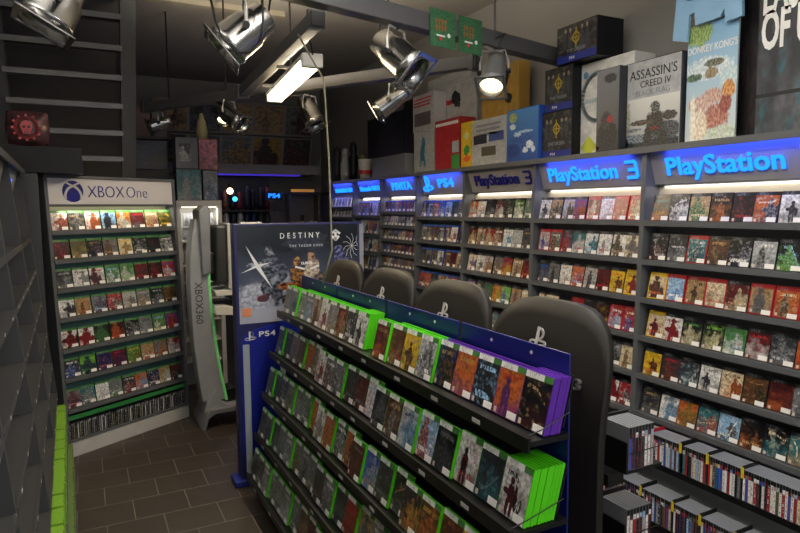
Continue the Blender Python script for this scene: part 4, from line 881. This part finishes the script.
# white tall boxes at the far end
o, ya, yb, zt = tbox('toy_box', 'white toy box with blue creature picture, lower of two by the red box', 414, 434, 131, 3.34, .15, ['silver', 'grey', 'silver'], 'silver')
b = MB(); Mw = frame((3.3375, (ya + yb) / 2 + .02, (ZT + zt) / 2), (0, -1, 0), (0, 0, 1)); blob(b, 0, 0, .05, .1, M=Mw); blob(b, .02, .1, .04, .05, M=Mw); b.ribbon([(-.03, -.05), (-.05, -.15)], .03, .0006, 0, Mw); b.ribbon([(.03, -.05), (.05, -.15)], .03, .0006, 0, Mw); b.build('creature_print', mat('print_teal', '#3c7c98', .5), o)
o2, ya, yb, z2 = tbox('toy_box', 'white toy box with small picture, upper of two by the red box', 413, 434, 94, 3.34, .15, ['silver', 'grey', 'white'], 'silver', z0=zt + .001)
patch(o2, 'photo_print', ya + .07, yb - .04, zt + .06, zt + .2, 3.34, mat('photo_grey', '#5a5458', .5))
for q in range(3): patch(o2, 'red_line', ya + .05 + .015 * q, yb - .03, z2 - .055 - .035 * q, z2 - .04 - .035 * q, 3.34, INKR)
o, ya, yb, zt = tbox('poster_box', 'large white box with red and black bird print behind the red box', 432, 476, 84, 3.5, .1, ['silver', 'grey', 'silver'], 'silver')
b = MB(); Mw = frame((3.4975, (ya + yb) / 2, zt - .17), (0, -1, 0), (0, 0, 1)); b.ribbon([(-.16, .0), (-.06, -.01), (.02, .0)], .05, .0006, 0, Mw); blob(b, -.17, .02, .045, .05, mi=0, M=Mw); blob(b, .07, .02, .08, .08, mi=1, M=Mw); b.ribbon([(.05, 0), (.13, -.06)], .05, .0008, 1, Mw); b.ribbon([(-.17, .03), (-.2, .07)], .014, .0006, 1, Mw)
b.build('bird_print', [mat('print_bright_red', '#b03028', .5), INK], o)
o, ya, yb, zt = tbox('poster_box', 'plain pale box with top strip above the bird print box', 428, 470, 74, 3.52, .09, ['silver', 'grey', 'silver'], 'silver', z0=zt + .0015)
o, ya, yb, zt = tbox('red_game_bundle', 'bright red bundle box with green block print beside yellow box', 435, 460, 119, 3.27, .18, ['red', 'red', 'orange'], 'red', end=['red', 'red', 'orange'])
patch(o, 'green_print', ya + .01, ya + .15, ZT + .01, ZT + .14, 3.27, mat('print_green', '#3c8c40', .5)); patch(o, 'white_print', ya + .02, ya + .14, ZT + .16, ZT + .27, 3.27, mat('print_silver', '#9aa8b0', .5)); patch(o, 'white_strip', ya + .03, yb - .02, zt - .06, zt - .03, 3.27, INKW)
o, ya, yb, zt = tbox('yellow_game_bundle', 'yellow and orange bundle box between red and silver boxes', 461, 473, 122, 3.24, .1, ['yellow', 'orange', 'lime'], 'yellow')
b = MB(); Mw = frame((3.2375, (ya + yb) / 2, ZT + .16), (0, -1, 0), (0, 0, 1)); b.prism(arc(0, .13, .045, .035, 0, 360, 16)[:-1], 0, .0007, 0, Mw); blob(b, 0, 0, .05, .05, mi=1, M=Mw); blob(b, .01, -.08, .06, .03, mi=2, M=Mw); b.build('picture_print', [mat('print_pale', '#c8c890', .5), mat('print_green', '', .5), mat('print_orange', '#d86020', .5)], o)
o, ya, yb, zt = tbox('silver_bundle_box', 'silver box with three small pictures above the unlit sign', 472, 506, 118, 3.23, .12, ['silver', 'silver', 'white'], 'silver')
w = yb - ya
patch(o, 'photo_print', yb - .46 * w, yb - .06 * w, ZT + .19, ZT + .27, 3.23, mat('photo_dark', '#262a34', .5)); patch(o, 'photo_print', ya + .06 * w, ya + .48 * w, ZT + .2, ZT + .28, 3.23, mat('photo_blue', '#3a4a88', .5)); patch(o, 'photo_print', ya + .28 * w, ya + .7 * w, ZT + .08, ZT + .16, 3.23, mat('photo_olive', '#4c4a3a', .5))
for q in range(3): patch(o, 'grey_line', ya + .07 + .02 * q, yb - .07, zt - .065 - .04 * q, zt - .045 - .04 * q, 3.23, mat('ink_grey', '#7c8088', .5))
o, ya, yb, zt = tbox('blue_bundle_box', 'blue console bundle box with white splash print', 507, 539, 108, 3.24, .14, ['blue', 'navy', 'sky'], 'blue')
SPL = picture_mat('splash_picture', ('#2c4c94', '#4a84bc'), [(.2, .86, .14, .1, '#7c9c6c', '#c0c478'), (.5, .4, .4, .2, '#2a4484', '#4c70b4'), (.35, .52, .14, .05, '#88a8cc', '#d8e4ec'), (.18, .68, .1, .06, '#c0d0dc', '#e8eef0'), (.6, .56, .25, .03, '#8cb0d4', '#c0d4e4'), (.74, .3, .12, .08, '#b0c4d8', '#f0f4f4'), (.6, .2, .09, .06, '#a8c0d8', '#e8ecf0'), (.85, .2, .07, .06, '#a8c0d8', '#e8ecf0'), (.2, .2, .25, .14, '#1c2c60', '#34549c')])
art_print('splash_print', o, [(3.2375, yb - .006, ZT + .006), (3.2375, ya + .006, ZT + .006), (3.2375, ya + .006, zt - .006), (3.2375, yb - .006, zt - .006)], ['black'] * 3, SPL)
# stacked dark console bundles
def bundle(label, x0, x1, ytop, z0, X=3.27, depth=.085, end=False):
    o, ya, yb, zt = tbox('dark_console_bundle', label, x0, x1, ytop, X, depth, ['black', 'charcoal', 'grey'], 'black', z0=z0, end=['black', 'charcoal', 'brown'] if end else None, group='dark console bundles on the wall bays')
    patch(o, 'blue_band', ya + .003, yb - .003, z0 + .003, z0 + .055, X, mat('band_blue', '#1a2a80', .45))
    wtext(o, 'PS4', .03, (ya + yb) / 2 + .04, z0 + .028, X - .0015, INKW, 1.3)
    h = zt - z0; yc = (ya + yb) / 2; Mw = frame((X - .0025, yc, z0 + h * .62), (0, -1, 0), (0, 0, 1)); b = MB(); s = .045
    b.ribbon([(-s, 0), (0, s), (s, 0), (0, -s), (-s, 0)], .012, .0006, 0, Mw).ribbon([(0, -s * 1.5), (0, s * 1.5)], .01, .0006, 0, Mw).ribbon([(-s * 1.3, 0), (s * 1.3, 0)], .01, .0006, 0, Mw); b.build('gold_emblem', mat('print_gold', '#a89428', .5), o)
    b = MB()
    for q in (-.11, -.06, .06, .11): blob(b, q, -.01, .022, .06, M=Mw); blob(b, q, .06, .012, .016, mi=1, M=Mw)
    b.build('picture_print', [mat('print_charcoal', '#3a3c40', .5), mat('print_face', '#8c8078', .5)], o)
    wtext(o, 'THE ORDER', .035, yc, z0 + h * .3, X - .001, mat('ink_grey', '', .5)); return zt
z1 = bundle('dark console bundle box with blue band, lowest of three stacked', 542, 572, 111, ZT)
z2 = bundle('dark console bundle box with blue band, middle of three stacked', 545, 573, 67, z1 + .001)
bundle('larger dark console bundle box with blue band, topmost of three', 557, 597, 22, z2 + .001, X=3.24, depth=.25, end=False)
# white wheel box, grey slim box, pirate game box
o, ya, yb, zt = tbox('wheel_box', 'tall white steering wheel box behind the pirate game box', 574, 634, 59, 3.36, .2, ['white', 'white', 'silver'], 'white')
yc = (ya + yb) / 2; Mw = frame((3.3575, yc + .02, (ZT + zt) / 2 + .06), (0, -1, 0), (0, 0, 1)); b = MB().ribbon(arc(-.02, .02, .15, .17, 0, 360, 36), .035, .0007, 0, Mw).ribbon([(-.14, .0), (.1, .0)], .03, .0007, 0, Mw).ribbon([(-.02, 0), (-.02, -.15)], .03, .0007, 0, Mw); b.prism(arc(-.14, .19, .025, .025, 0, 360, 14)[:-1], 0, .0007, 1, Mw)
b.prism([(-.1, -.25), (-.02, -.33), (-.1, -.41), (-.18, -.33)], 0, .0007, 2, Mw); b.build('wheel_print', [mat('print_mist_grey', '#b4c4c8', .5), mat('print_sky_blue', '#5a94b8', .5), mat('print_lime', '#b8c040', .5)], o)
wtext(o, 'R', .1, yc - .03, ZT + .21, 3.36, INKB)
o, ya, yb, zt = tbox('slim_game_bundle', 'slim grey game bundle box in front of the white wheel box', 597, 620, 68, 3.195, .07, ['grey', 'charcoal', 'grey'], 'charcoal')
SLM = picture_mat('slim_picture', ('#2a2b2d', '#7c7d7f'), [(.5, .18, .5, .2, '#141517', '#34363a'), (.45, .36, .25, .12, '#1c1d20', '#4a4a4c'), (.62, .38, .14, .05, '#701c20', '#b03038'), (.6, .88, .3, .06, '#28282a', '#4c4c50')])
art_print('picture_print', o, [(3.1925, yb - .005, ZT + .005), (3.1925, ya + .005, ZT + .005), (3.1925, ya + .005, zt - .005), (3.1925, yb - .005, zt - .005)], ['black'] * 3, SLM)
patch(o, 'rating_mark', yb - .03, yb - .01, ZT + .01, ZT + .035, 3.195, INKR)
o, ya, yb, zt = tbox('pirate_game_box', 'large white and black pirate game box beside the tropical standee', 622, 682, 58, 3.27, .085, ['silver', 'white', 'grey'], 'charcoal')
yc = (ya + yb) / 2
wtext(o, "ASSASSIN'S", .085, yc - .02, zt - .09, 3.27, INK, .9); wtext(o, 'CREED IV', .06, yc - .04, zt - .155, 3.27, INK, .95); wtext(o, 'BLACK FLAG', .05, yc - .02, zt - .21, 3.27, mat('ink_grey', '', .5), .95)
PIR = picture_mat('pirate_picture', ('#8a9096', '#d0d0c8'), [(.1, .55, .07, .5, '#8c8878', '#b8b4a4'), (.5, .02, 1.2, .16, '#1c2024', '#3c4248'), (.25, .18, .4, .09, '#4a545c', '#8a949c'), (.75, .3, .32, .2, '#2a2e32', '#5a6066'), (.6, .48, .16, .26, '#1c1e20', '#4c4844'), (.6, .78, .085, .12, '#24262a', '#7c7c78'), (.36, .5, .22, .06, '#2a2a2a', '#6a5c4c'), (.84, .58, .13, .1, '#26282a', '#585450'), (.22, .36, .16, .04, '#50545a', '#8c9094'), (.58, .36, .08, .04, '#4a1818', '#8a2c2c'), (.48, .18, .08, .2, '#1e2022', '#44423e'), (.74, .16, .08, .18, '#1e2022', '#44423e')])
art_print('picture_print', o, [(3.2675, yb - .008, ZT + .008), (3.2675, ya + .008, ZT + .008), (3.2675, ya + .008, zt - .24), (3.2675, yb - .008, zt - .24)], ['black'] * 3, PIR)
patch(o, 'rating_mark', yb - .07, yb - .03, ZT + .015, ZT + .065, 3.27, INKR)
o, ya, yb, zt = tbox('grey_stock_box', 'grey and brown stock box between pirate box and tropical standee', 684, 697, 75, 3.4, .18, ['charcoal', 'grey', 'brown'], 'grey')
# yellow box behind the lit lamp
o, ya, yb, zt = tbox('yellow_poster_box', 'tall yellow poster box behind the lit spotlight', 482, 519, 66, 3.42, .12, ['gold', 'tan', 'yellow'], 'gold')
b = MB(); Mw = frame((3.4175, (ya + yb) / 2 - .08, zt - .1), (0, -1, 0), (0, 0, 1)); blob(b, 0, 0, .06, .09, M=Mw); blob(b, .05, -.2, .05, .05, M=Mw); b.build('picture_print', INK, o)
o, ya, yb, zt = tbox('grey_stock_box', 'plain grey box high behind the christmas cards', 478, 484, 76, 3.5, .08, ['grey', 'charcoal', 'silver'], 'grey')
o, ya, yb, zt = tbox('dark_stock_box', 'narrow dark box beside the far white toy boxes', 404, 414, 100, 3.42, .15, ['black', 'brown', 'charcoal'], 'black')
# tropical standee: cut-out card with folded back
sd2 = thing('card_standee', 'tall pale blue card standee with tropical print, beside dark boards', 'standee', (3.3, 2.45, ZT))
ya, yb = onwall(687, 737, 3.3, 80); zt = at(705, 24, 0, 3.3).z
art_s = MB().box(3.3, 3.312, ya, yb, ZT, zt).build('card_board', mat('card_pale', '#b4c0c0', .55), sd2); MB().prism([(3.312, ZT), (3.5, ZT), (3.312, zt - .2)], (ya + yb) / 2 - .005, (ya + yb) / 2 + .005, 0, Matrix(((1, 0, 0, 0), (0, 0, 1, 0), (0, 1, 0, 0), (0, 0, 0, 1)))).build('back_strut', mat('card_brown', '#8a7458', .6), sd2)
Mw = frame((3.2985, (ya + yb) / 2, ZT), (0, -1, 0), (0, 0, 1)); hw = (yb - ya) / 2; b = MB(); hh = zt - ZT
TRO = picture_mat('tropical_picture', ('#c8d0cc', '#7cb0d4'), [(.22, .93, .3, .12, '#6c8c4c', '#a8bc74'), (.45, .62, .5, .1, '#b8c8d0', '#e0e8e8'), (.15, .56, .18, .035, '#3c5448', '#6c8468'), (.55, .66, .2, .035, '#4c5048', '#80826c'), (.5, .58, .14, .05, '#7c6c58', '#a89878'), (.85, .52, .2, .1, '#a8c4cc', '#d0dcd8'), (.85, .42, .13, .08, '#b06c3c', '#d8a868'), (.55, .38, .22, .07, '#a88478', '#d8b8a4'), (.3, .32, .26, .08, '#b08c84', '#d8c0b0'), (.62, .2, .26, .12, '#94584c', '#c09080'), (.3, .12, .16, .16, '#c8b49c', '#ece4d0'), (.8, .3, .12, .08, '#7c4038', '#a8685c'), (.15, .2, .06, .22, '#d8d0bc', '#f0ece0'), (.75, .06, .3, .07, '#a8b4a0', '#d0d8c8')])
art_print('tropical_print', sd2, [(3.2985, yb, ZT), (3.2985, ya, ZT), (3.2985, ya, zt), (3.2985, yb, zt)], ['black'] * 3, TRO)
text('standee_lettering', "DONKEY KONG'S", .056, INKW, Mw @ Matrix.Translation((0.0, hh * .79, .001)), sd2, .001, .001, .72)
# hanging light blue shirt box
y0_, y1_ = onwall(668, 737, 3.22, 20); hb = thing('hanging_shirt_board', 'light blue shirt-shaped board hanging above the tropical standee', 'board', (3.28, (y0_ + y1_) / 2, 3.2))
Mw = frame((3.285, (y0_ + y1_) / 2, 3.15), (0, -1, 0), (0, 0, 1)); hw = (y1_ - y0_) / 2
MB().prism([(-hw, -.0), (-hw * .55, -.03), (-hw * .5, .12), (-hw * .35, .13), (-hw * .3, -.0 + .05), (hw * .4, .0 + .06), (hw * .5, .1), (hw * .55, .02), (hw, .03), (hw * .85, .55), (-hw * .8, .55)], 0, .02, 0, Mw).build('shirt_board', mat('shirt_blue', '#86b0d0', .6), hb)
b = MB(); blob(b, 0, .27, .09, .05, M=Mw, h=.001, mi=0); b.ribbon(arc(-.1, .26, .05, .05, 30, 300, 10), .02, .001, 1, Mw); b.ribbon([(-.02, .22), (.06, .24)], .03, .002, 1, Mw)
bm_ = MB(); bm_.v = [v + Vector((-.021, 0, 0)) for v in b.v]; bm_.f, bm_.m = b.f, b.m; bm_.build('shirt_print', [mat('print_gold', '', .5), INKB], hb)
MB().tube([(3.265, (y0_ + y1_) / 2, 3.6), (3.265, (y0_ + y1_) / 2, Z_C)], .004, 6).build('hanging_cord', BLACK, hb)
ya, yb = onwall(737, 757, 3.42, 80)
carton('dark_display_board', 'dark narrow display board between tropical standee and white-lettered banner', 3.42, 3.5, ya - .02, yb, ZT, 3.55, [('-x', ['black', 'charcoal', 'brown'])], side='black')
ya, yb = onwall(757, 815, 3.26, 60); zt = 3.55
o, _ = carton('game_banner_box', 'tall grey-black banner box with huge white lettering', 3.26, 3.4, ya - .1, yb, ZT, zt, [('-x', ['charcoal', 'grey', 'teal'])], side='charcoal')
wb = mat('banner_white', '#e4e4e0', .5)
zz1, zz2 = at(775, -5, 0, 3.26).z, at(775, 31, 0, 3.26).z - .04
text('banner_lettering', 'LAST', .27, wb, frame((3.257, yb - .02, zz1), (0, -1, 0), (0, 0, 1)), o, .001, .008, .43, align='LEFT'); text('banner_lettering', 'OF US', .27, wb, frame((3.257, yb - .02, zz2 + .04), (0, -1, 0), (0, 0, 1)), o, .001, .008, .43, align='LEFT')
MB().box(3.2575, 3.2588, yb - .5, yb, at(775, 92, 0, 3.26).z - .02, at(775, 92, 0, 3.26).z).build('fold_line', INK, o)
# far end of the bay tops
y0_, y1_ = onwall(362, 414, 3.4, 130)
carton('dark_picture_board', 'dark picture board standing on the far bays beside white boxes', 3.48, 3.54, y0_ + .4, y1_, ZT + .0, at(388, 112, 0, 3.4).z, [('-x', ['black', 'charcoal', 'navy'])], side='black')
y0_, y1_ = onwall(372, 405, 3.25, 165)
carton('grey_panel_box', 'plain grey box on top of the fourth-farthest bay', 3.25, 3.38, y0_, y1_, ZT, at(388, 156, 0, 3.25).z, [], side='grey')
p = at(362, 165, 0, 3.25)
bk = thing('white_bucket', 'white bucket with red band on the third-farthest bay', 'bucket', (3.27, p.y, ZT)); MB().lathe([(0, 0), (.07, 0), (.1, .24), (.104, .25), (.09, .25), (.065, .02), (0, .02)], 18, M=Matrix.Translation((3.3, p.y, ZT))).build('bucket_body', WHITE, bk, smooth=True)
MB().lathe([(.0835, .06), (.088, .11)], 18, M=Matrix.Translation((3.3, p.y, ZT))).build('red_band', INKR, bk)
for k, (px, h, c) in enumerate(((318, .5, 'charcoal'), (325, .35, 'grey'), (333, .46, 'silver'), (341, .3, 'charcoal'), (347, .52, 'black'), (354, .34, 'olive'))):
    vy = 8.43 - .15 * k; b = MB().lathe([(0, 0), (.06, 0), (.07, h * .2), (.065, h * .55), (.04, h * .68), (.05, h * .8), (.045, h * .95), (0, h)], 14, M=Matrix.Translation((3.3 + .06 * (k % 2), vy, ZT)))
    o = b.build('shadowed_vase', M_PLAIN, smooth=True); setcol(o, ['black'] * 3, c, 'black', 'black', 0); tag(o, f'{c} vase-like jar in shadow on the far bays, {ordw(k)} from left', 'jar', 'jars on top of the far bays')
#CEILING
# ------------------------------------------------------------------ truss, lamps, cables
def beam(name, label, a, b, w, h):
    a, b = Vector(a), Vector(b); d = (b - a).normalized(); n = Vector((-d.y, d.x, 0)); M = Matrix((d, n, Vector((0, 0, 1)))).transposed().to_4x4(); M.translation = a; l = (b - a).length
    t = thing(name, label, 'truss beam', a, 'grey lighting truss beams'); MB().box(0, l, -w / 2, w / 2, -h / 2, h / 2, M=M).build('square_tube', mat('truss_grey', '#505052', .45, .2), t, bevel=.006)
    for e_ in (.02, l - .06): MB().box(e_, e_ + .04, -w / 2 - .012, w / 2 + .012, -h / 2 - .012, h / 2 + .012, M=M).build('end_collar', mat('truss_grey', '', .4), t)
    return t, M, l
PA = at(385, 13, 2, 3.31); DA = (at(537, 52, 2, 3.31) - PA).normalized()
tA, MA, lA = beam('lighting_truss_beam', 'grey truss beam nearest the camera crossing towards right wall', tuple(PA - DA * 2.9), tuple(PA + DA * ((3.58 - PA.x) / DA.x)), .1, .11)
tB, MBm, lB = beam('lighting_truss_beam', 'grey truss beam farther back, descending left in view', (.62, 7.05, 3.2), (2.62, 3.86, 3.2), .08, .09)
tC, MCm, lC = beam('lighting_truss_beam', 'grey truss beam linking the other two, above the lit tube', (1.35, 5.78, 3.2), tuple(at(318, 18, 2, 3.26)), .08, .09)
def rod(t, p, q, r=.008): MB().tube([p, q], r, 6).build('hanging_rod', BLACK, t)
for u in (.5, 1.5, 2.6, 3.9): q = MA @ Vector((u, 0, .06)); rod(tA, q, (q.x, q.y, Z_C))
for u in (.4, 1.2, 2.0, 3.0): q = MBm @ Vector((u, 0, .045)); rod(tB, q, (q.x, q.y, Z_C))
tube = thing('tube_light', 'lit warm fluorescent tube fixture under the linking truss beam', 'light fixture', (1.5, 4.9, 3.12))
_n, _f = Vector((1.395, 3.98, 3.12)), Vector((1.545, 5.42, 3.12)); _d = (_f - _n).normalized(); LT = (_f - _n).length
MT = Matrix((Vector((_d.y, -_d.x, 0)), _d, Vector((0, 0, 1)))).transposed().to_4x4(); MT.translation = _n
MB().box(-.075, .075, 0, LT, 0, .03, M=MT).build('housing', WHITE, tube, bevel=.005)
for xx in (-.04, .04): MB().tube([(xx, .05, -.022), (xx, LT - .05, -.022)], .026, 12, M=MT).build('glowing_tube', TUBE, tube, smooth=True)
for yy in (-.015, LT - .04): MB().box(-.07, .07, yy, yy + .055, -.05, .04, M=MT).build('end_cap', WHITE, tube, bevel=.008)
for yy in (.4, 1.1): MB().box(-.16, -.07, yy, yy + .03, .02, .04, M=MT).build('mount_bracket', STEEL, tube)
MB().tube([(1.4, 3.98, 3.14), (1.36, 3.9, 3.2), (1.3, 3.88, 3.27), (1.27, 3.95, 3.25)], .006, 6).build('cable', BLACK, tube)
def parcan(label, rear, front, r, top, lit=False, body=CHROME):
    if isinstance(top, (int, float)): k_ = ((Vector(rear) + Vector(front)) / 2 - MA.translation).dot(MA.to_3x3() @ Vector((1, 0, 0))); top = MA @ Vector((k_, 0, -.05))
    rear, front = Vector(rear), Vector(front); z = (front - rear).normalized(); x = z.cross(Vector((0, 0, 1))).normalized(); y = z.cross(x); M = Matrix((x, y, z)).transposed().to_4x4(); M.translation = rear; l = (front - rear).length
    t = thing('stage_spotlight', label, 'spotlight', rear, 'stage spotlights on the truss')
    MB().lathe([(0, 0), (r * .45, .0), (r * .75, l * .06), (r * .8, l * .3), (r * .84, l * .32), (r * .84, l * .36), (r * .95, l * .42), (r, l * .8), (r * 1.06, l * .82), (r * 1.06, l * .88), (r, l * .9), (r, l), (r * .93, l), (r * .93, l * .75)], 28, M=M).build('can_body', body, t, smooth=True)
    MB().lathe([(r * .93, l * .86), (r * .5, l * .9), (0, l * .92)], 24, M=M).build('lens', LENS if lit else mat('dark_lens', '#3a3c40', .1, .6), t, smooth=True)
    s = r * 1.18; fr = MB().box(-s, s, -s, -s * .82, l, l + .006, M=M).box(-s, s, s * .82, s, l, l + .006, M=M).box(-s, -s * .82, -s, s, l, l + .006, M=M).box(s * .82, s, -s, s, l, l + .006, M=M)
    fr.build('filter_frame', body, t)
    c = M @ Vector((0, 0, l * .5)); top = Vector(top); x2 = x * r * 1.1
    up = Vector((0, 0, 1)); h = max(.06, min(.2, top.z - c.z - .02))
    MB().tube([c - x2, c - x2 * 1.05 + up * r * .7, c - x2 * .8 + up * (r + .05), c + x2 * .8 + up * (r + .05), c + x2 * 1.05 + up * r * .7, c + x2], .008, 6).build('yoke', WHITE if not lit else STEEL, t)
    for sg in (-1, 1): MB().tube([c + x2 * sg * .9, c + x2 * sg * 1.2], .018, 8).build('yoke_knob', BLACK, t)
    MB().tube([c + up * (r + .05), (c.x * .5 + top.x * .5, c.y * .5 + top.y * .5, (c.z + r + .05) * .4 + top.z * .6), top], .012, 8).build('hook_clamp', STEEL, t)
    b = M @ Vector((0, 0, 0)); MB().tube([b, b + Vector((.02, .02, .08)), b + Vector((.07, 0, .16)), Vector((b.x * .4 + top.x * .6, b.y * .4 + top.y * .6, top.z + .02))], .006, 6).build('power_cable', BLACK, t)
    return t, M, l
def onA(u, dz=-.05): return MA @ Vector((u, 0, dz))
parcan('polished spotlight hanging upper left over the stair', atz(70, -18, 3.0), atz(43, 27, 2.95), .115, 0)
t, _, _ = parcan('large polished spotlight with black cable loop, upper centre left', atz(268, 14, 3.3), atz(222, 50, 3.25), .11, 0)
MB().tube([atz(x, y, 3.15) for x, y in ((211, 0), (215, 20), (224, 40), (238, 53), (250, 52), (260, 40), (263, 20), (262, -6))], .007, 6).build('looped_cable', BLACK, t, smooth=True)
parcan('polished spotlight facing down right beside the christmas cards', atz(378, 38, 3.9), atz(416, 73, 3.8), .11, 0)
parcan('small polished spotlight facing down left, below another', atz(408, 90, 4.9), atz(377, 112, 5.0), .075, MBm @ Vector((3.1, 0, -.04)))
parcan('polished spotlight pointing down behind the hanging cord', atz(303, 97, 5.9), atz(317, 126, 5.85), .095, MBm @ Vector((1.75, 0, -.04)))
parcan('polished spotlight facing down right near back posters', atz(216, 106, 5.9), atz(243, 125, 5.8), .085, MBm @ Vector((1.0, 0, -.04)))
parcan('small lit spotlight glowing behind another, near back posters', atz(226, 106, 6.3), atz(224, 121, 6.2), .07, MBm @ Vector((.85, 0, -.04)), lit=True)
parcan('dull spotlight in shadow near the stair', atz(172, 120, 6.6), atz(150, 127, 6.6), .07, MBm @ Vector((.2, 0, -.04)))
parcan('lit spotlight with glowing round lens below the truss', atz(497, 56, 4.3), atz(491, 88, 4.13), .085, 0, lit=True, body=STEEL)
cd = MB().tube([MCm @ Vector((lC - .25, -.05, -.03)), atz(324, 80, 3.95), atz(329, 160, 4.05), atz(332, 250, 4.15), (1.42, 3.93, 1.645)], .006, 6)
tag(cd.build('pale_hanging_cord', mat('cord_pale', '#8f8a70', .6), smooth=True), 'thin pale cord hanging from truss down to centre display', 'cord')
for k, (xa, xb, yt0, yb0) in enumerate(((428, 456, 23, 50), (457, 486, 32, 60))):
    u0 = (at((428, 457)[k], (30, 38)[k], 2, 3.31) - MA.translation).dot(MA.to_3x3() @ Vector((1, 0, 0))); Mk2 = MA @ Matrix.Translation((u0 - .13 - .03 * k, -.06, .045)) @ Matrix(((1, 0, 0, 0), (0, 0, -1, 0), (0, 1, 0, 0), (0, 0, 0, 1)))
    t = thing('hanging_card', f'green christmas card with orange lettering hanging on truss, {"left" if k == 0 else "right"} one of two', 'card', MA @ Vector((u0, 0, 0)), 'green cards hung on the truss')
    MB().box(0, .225, -.19, .04, -.004, 0, M=Mk2).build('card_sheet', mat('card_green', '#2a5a38', .6, var=.9, scale=60), t)
    b = MB()
    for j in range(2):
        for i in range(4): b.ribbon([(.045 + i * .027, -.03 - j * .04), (.06 + i * .027, -.02 - j * .04), (.05 + i * .027, -.05 - j * .04)], .009, .002, 0, Mk2)
    b.box(.055, .13, -.125, -.115, 0, .002, 1, Mk2); b.prism(arc(.165, -.11, .014, .014, 0, 360, 8)[:-1], 0, .002, 1, Mk2).prism(arc(.09, -.14, .012, .012, 0, 360, 8)[:-1], 0, .003, 2, Mk2)
    b.build('card_print', [mat('print_orange_dull', '#8a5428', .6), INKW, INKR], t)
#LIGHTS
def fixture(x, y, power, up, colr=(1, .96, .9)):  # unseen pendant lights, added to fill the room and brighten the ceiling
    zf = 3.62
    t = thing('added_fill_tube_light', f'added unseen pendant fill light {"behind the camera" if y < 0 else ("above the aisle" if x > 0 else "above the left bays")}', 'light fixture', (x, y, zf), 'added unseen fill lights')
    MB().box(x - .05, x + .05, y - .75, y + .75, zf, zf + .05).build('housing', WHITE, t); MB().tube([(x, y - .7, zf - .03), (x, y + .7, zf - .03)], .02, 10).build('glowing_tube', mat('tube_soft', '#fff0d8', .3, emit='#fff0d8', es=4), t)
    for e_ in (-.6, .6): MB().tube([(x, y + e_, zf + .05), (x, y + e_, Z_C)], .005, 6).build('hanging_rod', BLACK, t)
    area('added_fill_light', (x, y, zf - .06), (x, y, 0), .2, 1.5, power, colr)
    area('added_fill_uplight', (x, y, zf + .06), (x, y, 9), .2, 1.5, up, colr)[0].rotation_euler = (PI, 0, 0)
fixture(1.6, 1.9, 36, 110); fixture(-.5, 2.5, 8, 100); fixture(.6, -1.4, 45, 60); fixture(2.6, -1.4, 45, 60)
o, d = area('tube_glow', (1.47, 4.7, 3.05), (1.47, 4.7, 0), .14, 1.3, 26, (1, .83, .58))
area('tube_uplight', (1.47, 4.7, 3.17), (1.47, 4.7, 9), .14, 1.3, 50, (1, .85, .62))[0].rotation_euler = (PI, 0, 0)
def spot(loc, tgt, power, size, colr):
    l = bpy.data.lights.new('spot_glow', 'SPOT'); l.energy = power; l.spot_size = math.radians(size); l.spot_blend = .6; l.color = colr; l.shadow_soft_size = .05
    o = bpy.data.objects.new('spot_glow', l); C.objects.link(o); o.location = loc; d = Vector(tgt) - Vector(loc); o.rotation_euler = d.to_track_quat('-Z', 'Y').to_euler()
a_, b_ = atz(497, 56, 4.3), atz(491, 88, 4.13); dd = (b_ - a_).normalized(); spot(b_ + dd * .02, b_ + dd * 2, 60, 70, (1, .85, .55))
a_, b_ = atz(226, 106, 6.3), atz(224, 121, 6.2); dd = (b_ - a_).normalized(); spot(b_ + dd * .02, b_ + dd * 2, 25, 70, (1, .85, .6))
for i in range(7):
    ym = (UY[i] + UY[i + 1]) / 2
    o, d = area('bay_light', (3.325, ym, 2.275), (3.24, ym, 1.2), UY[i] - UY[i + 1] - .12, .02, 1.5, (1, .92, .78), 170); aim(o, d, (0, 1, 0))
area('shop_window_daylight', (1.3, Y_F + .02, 1.7), (1.3, 0, 1.7), 3.8, 2.4, 24, (.85, .92, 1))[0].rotation_euler = (PI / 2, 0, 0)
tag(MB().box(1.7, 3.0, 9.22, 9.25, 2.635, 2.66).build('violet_light_strip', mat('violet_led', '#5038ff', .4, emit='#5a40ff', es=.3)), 'violet glowing strip under the soffit at the back counter', 'light')
area('violet_glow', (2.35, 9.2, 2.62), (2.35, 9.4, 1.6), 1.3, .03, 2.2, (.5, .42, 1))[0].rotation_euler = (-.35, 0, 0)
w = bpy.data.worlds.new('shop_world'); SC.world = w; w.use_nodes = True
w.node_tree.nodes['Background'].inputs[0].default_value = (.8, .9, 1, 1); w.node_tree.nodes['Background'].inputs[1].default_value = .5
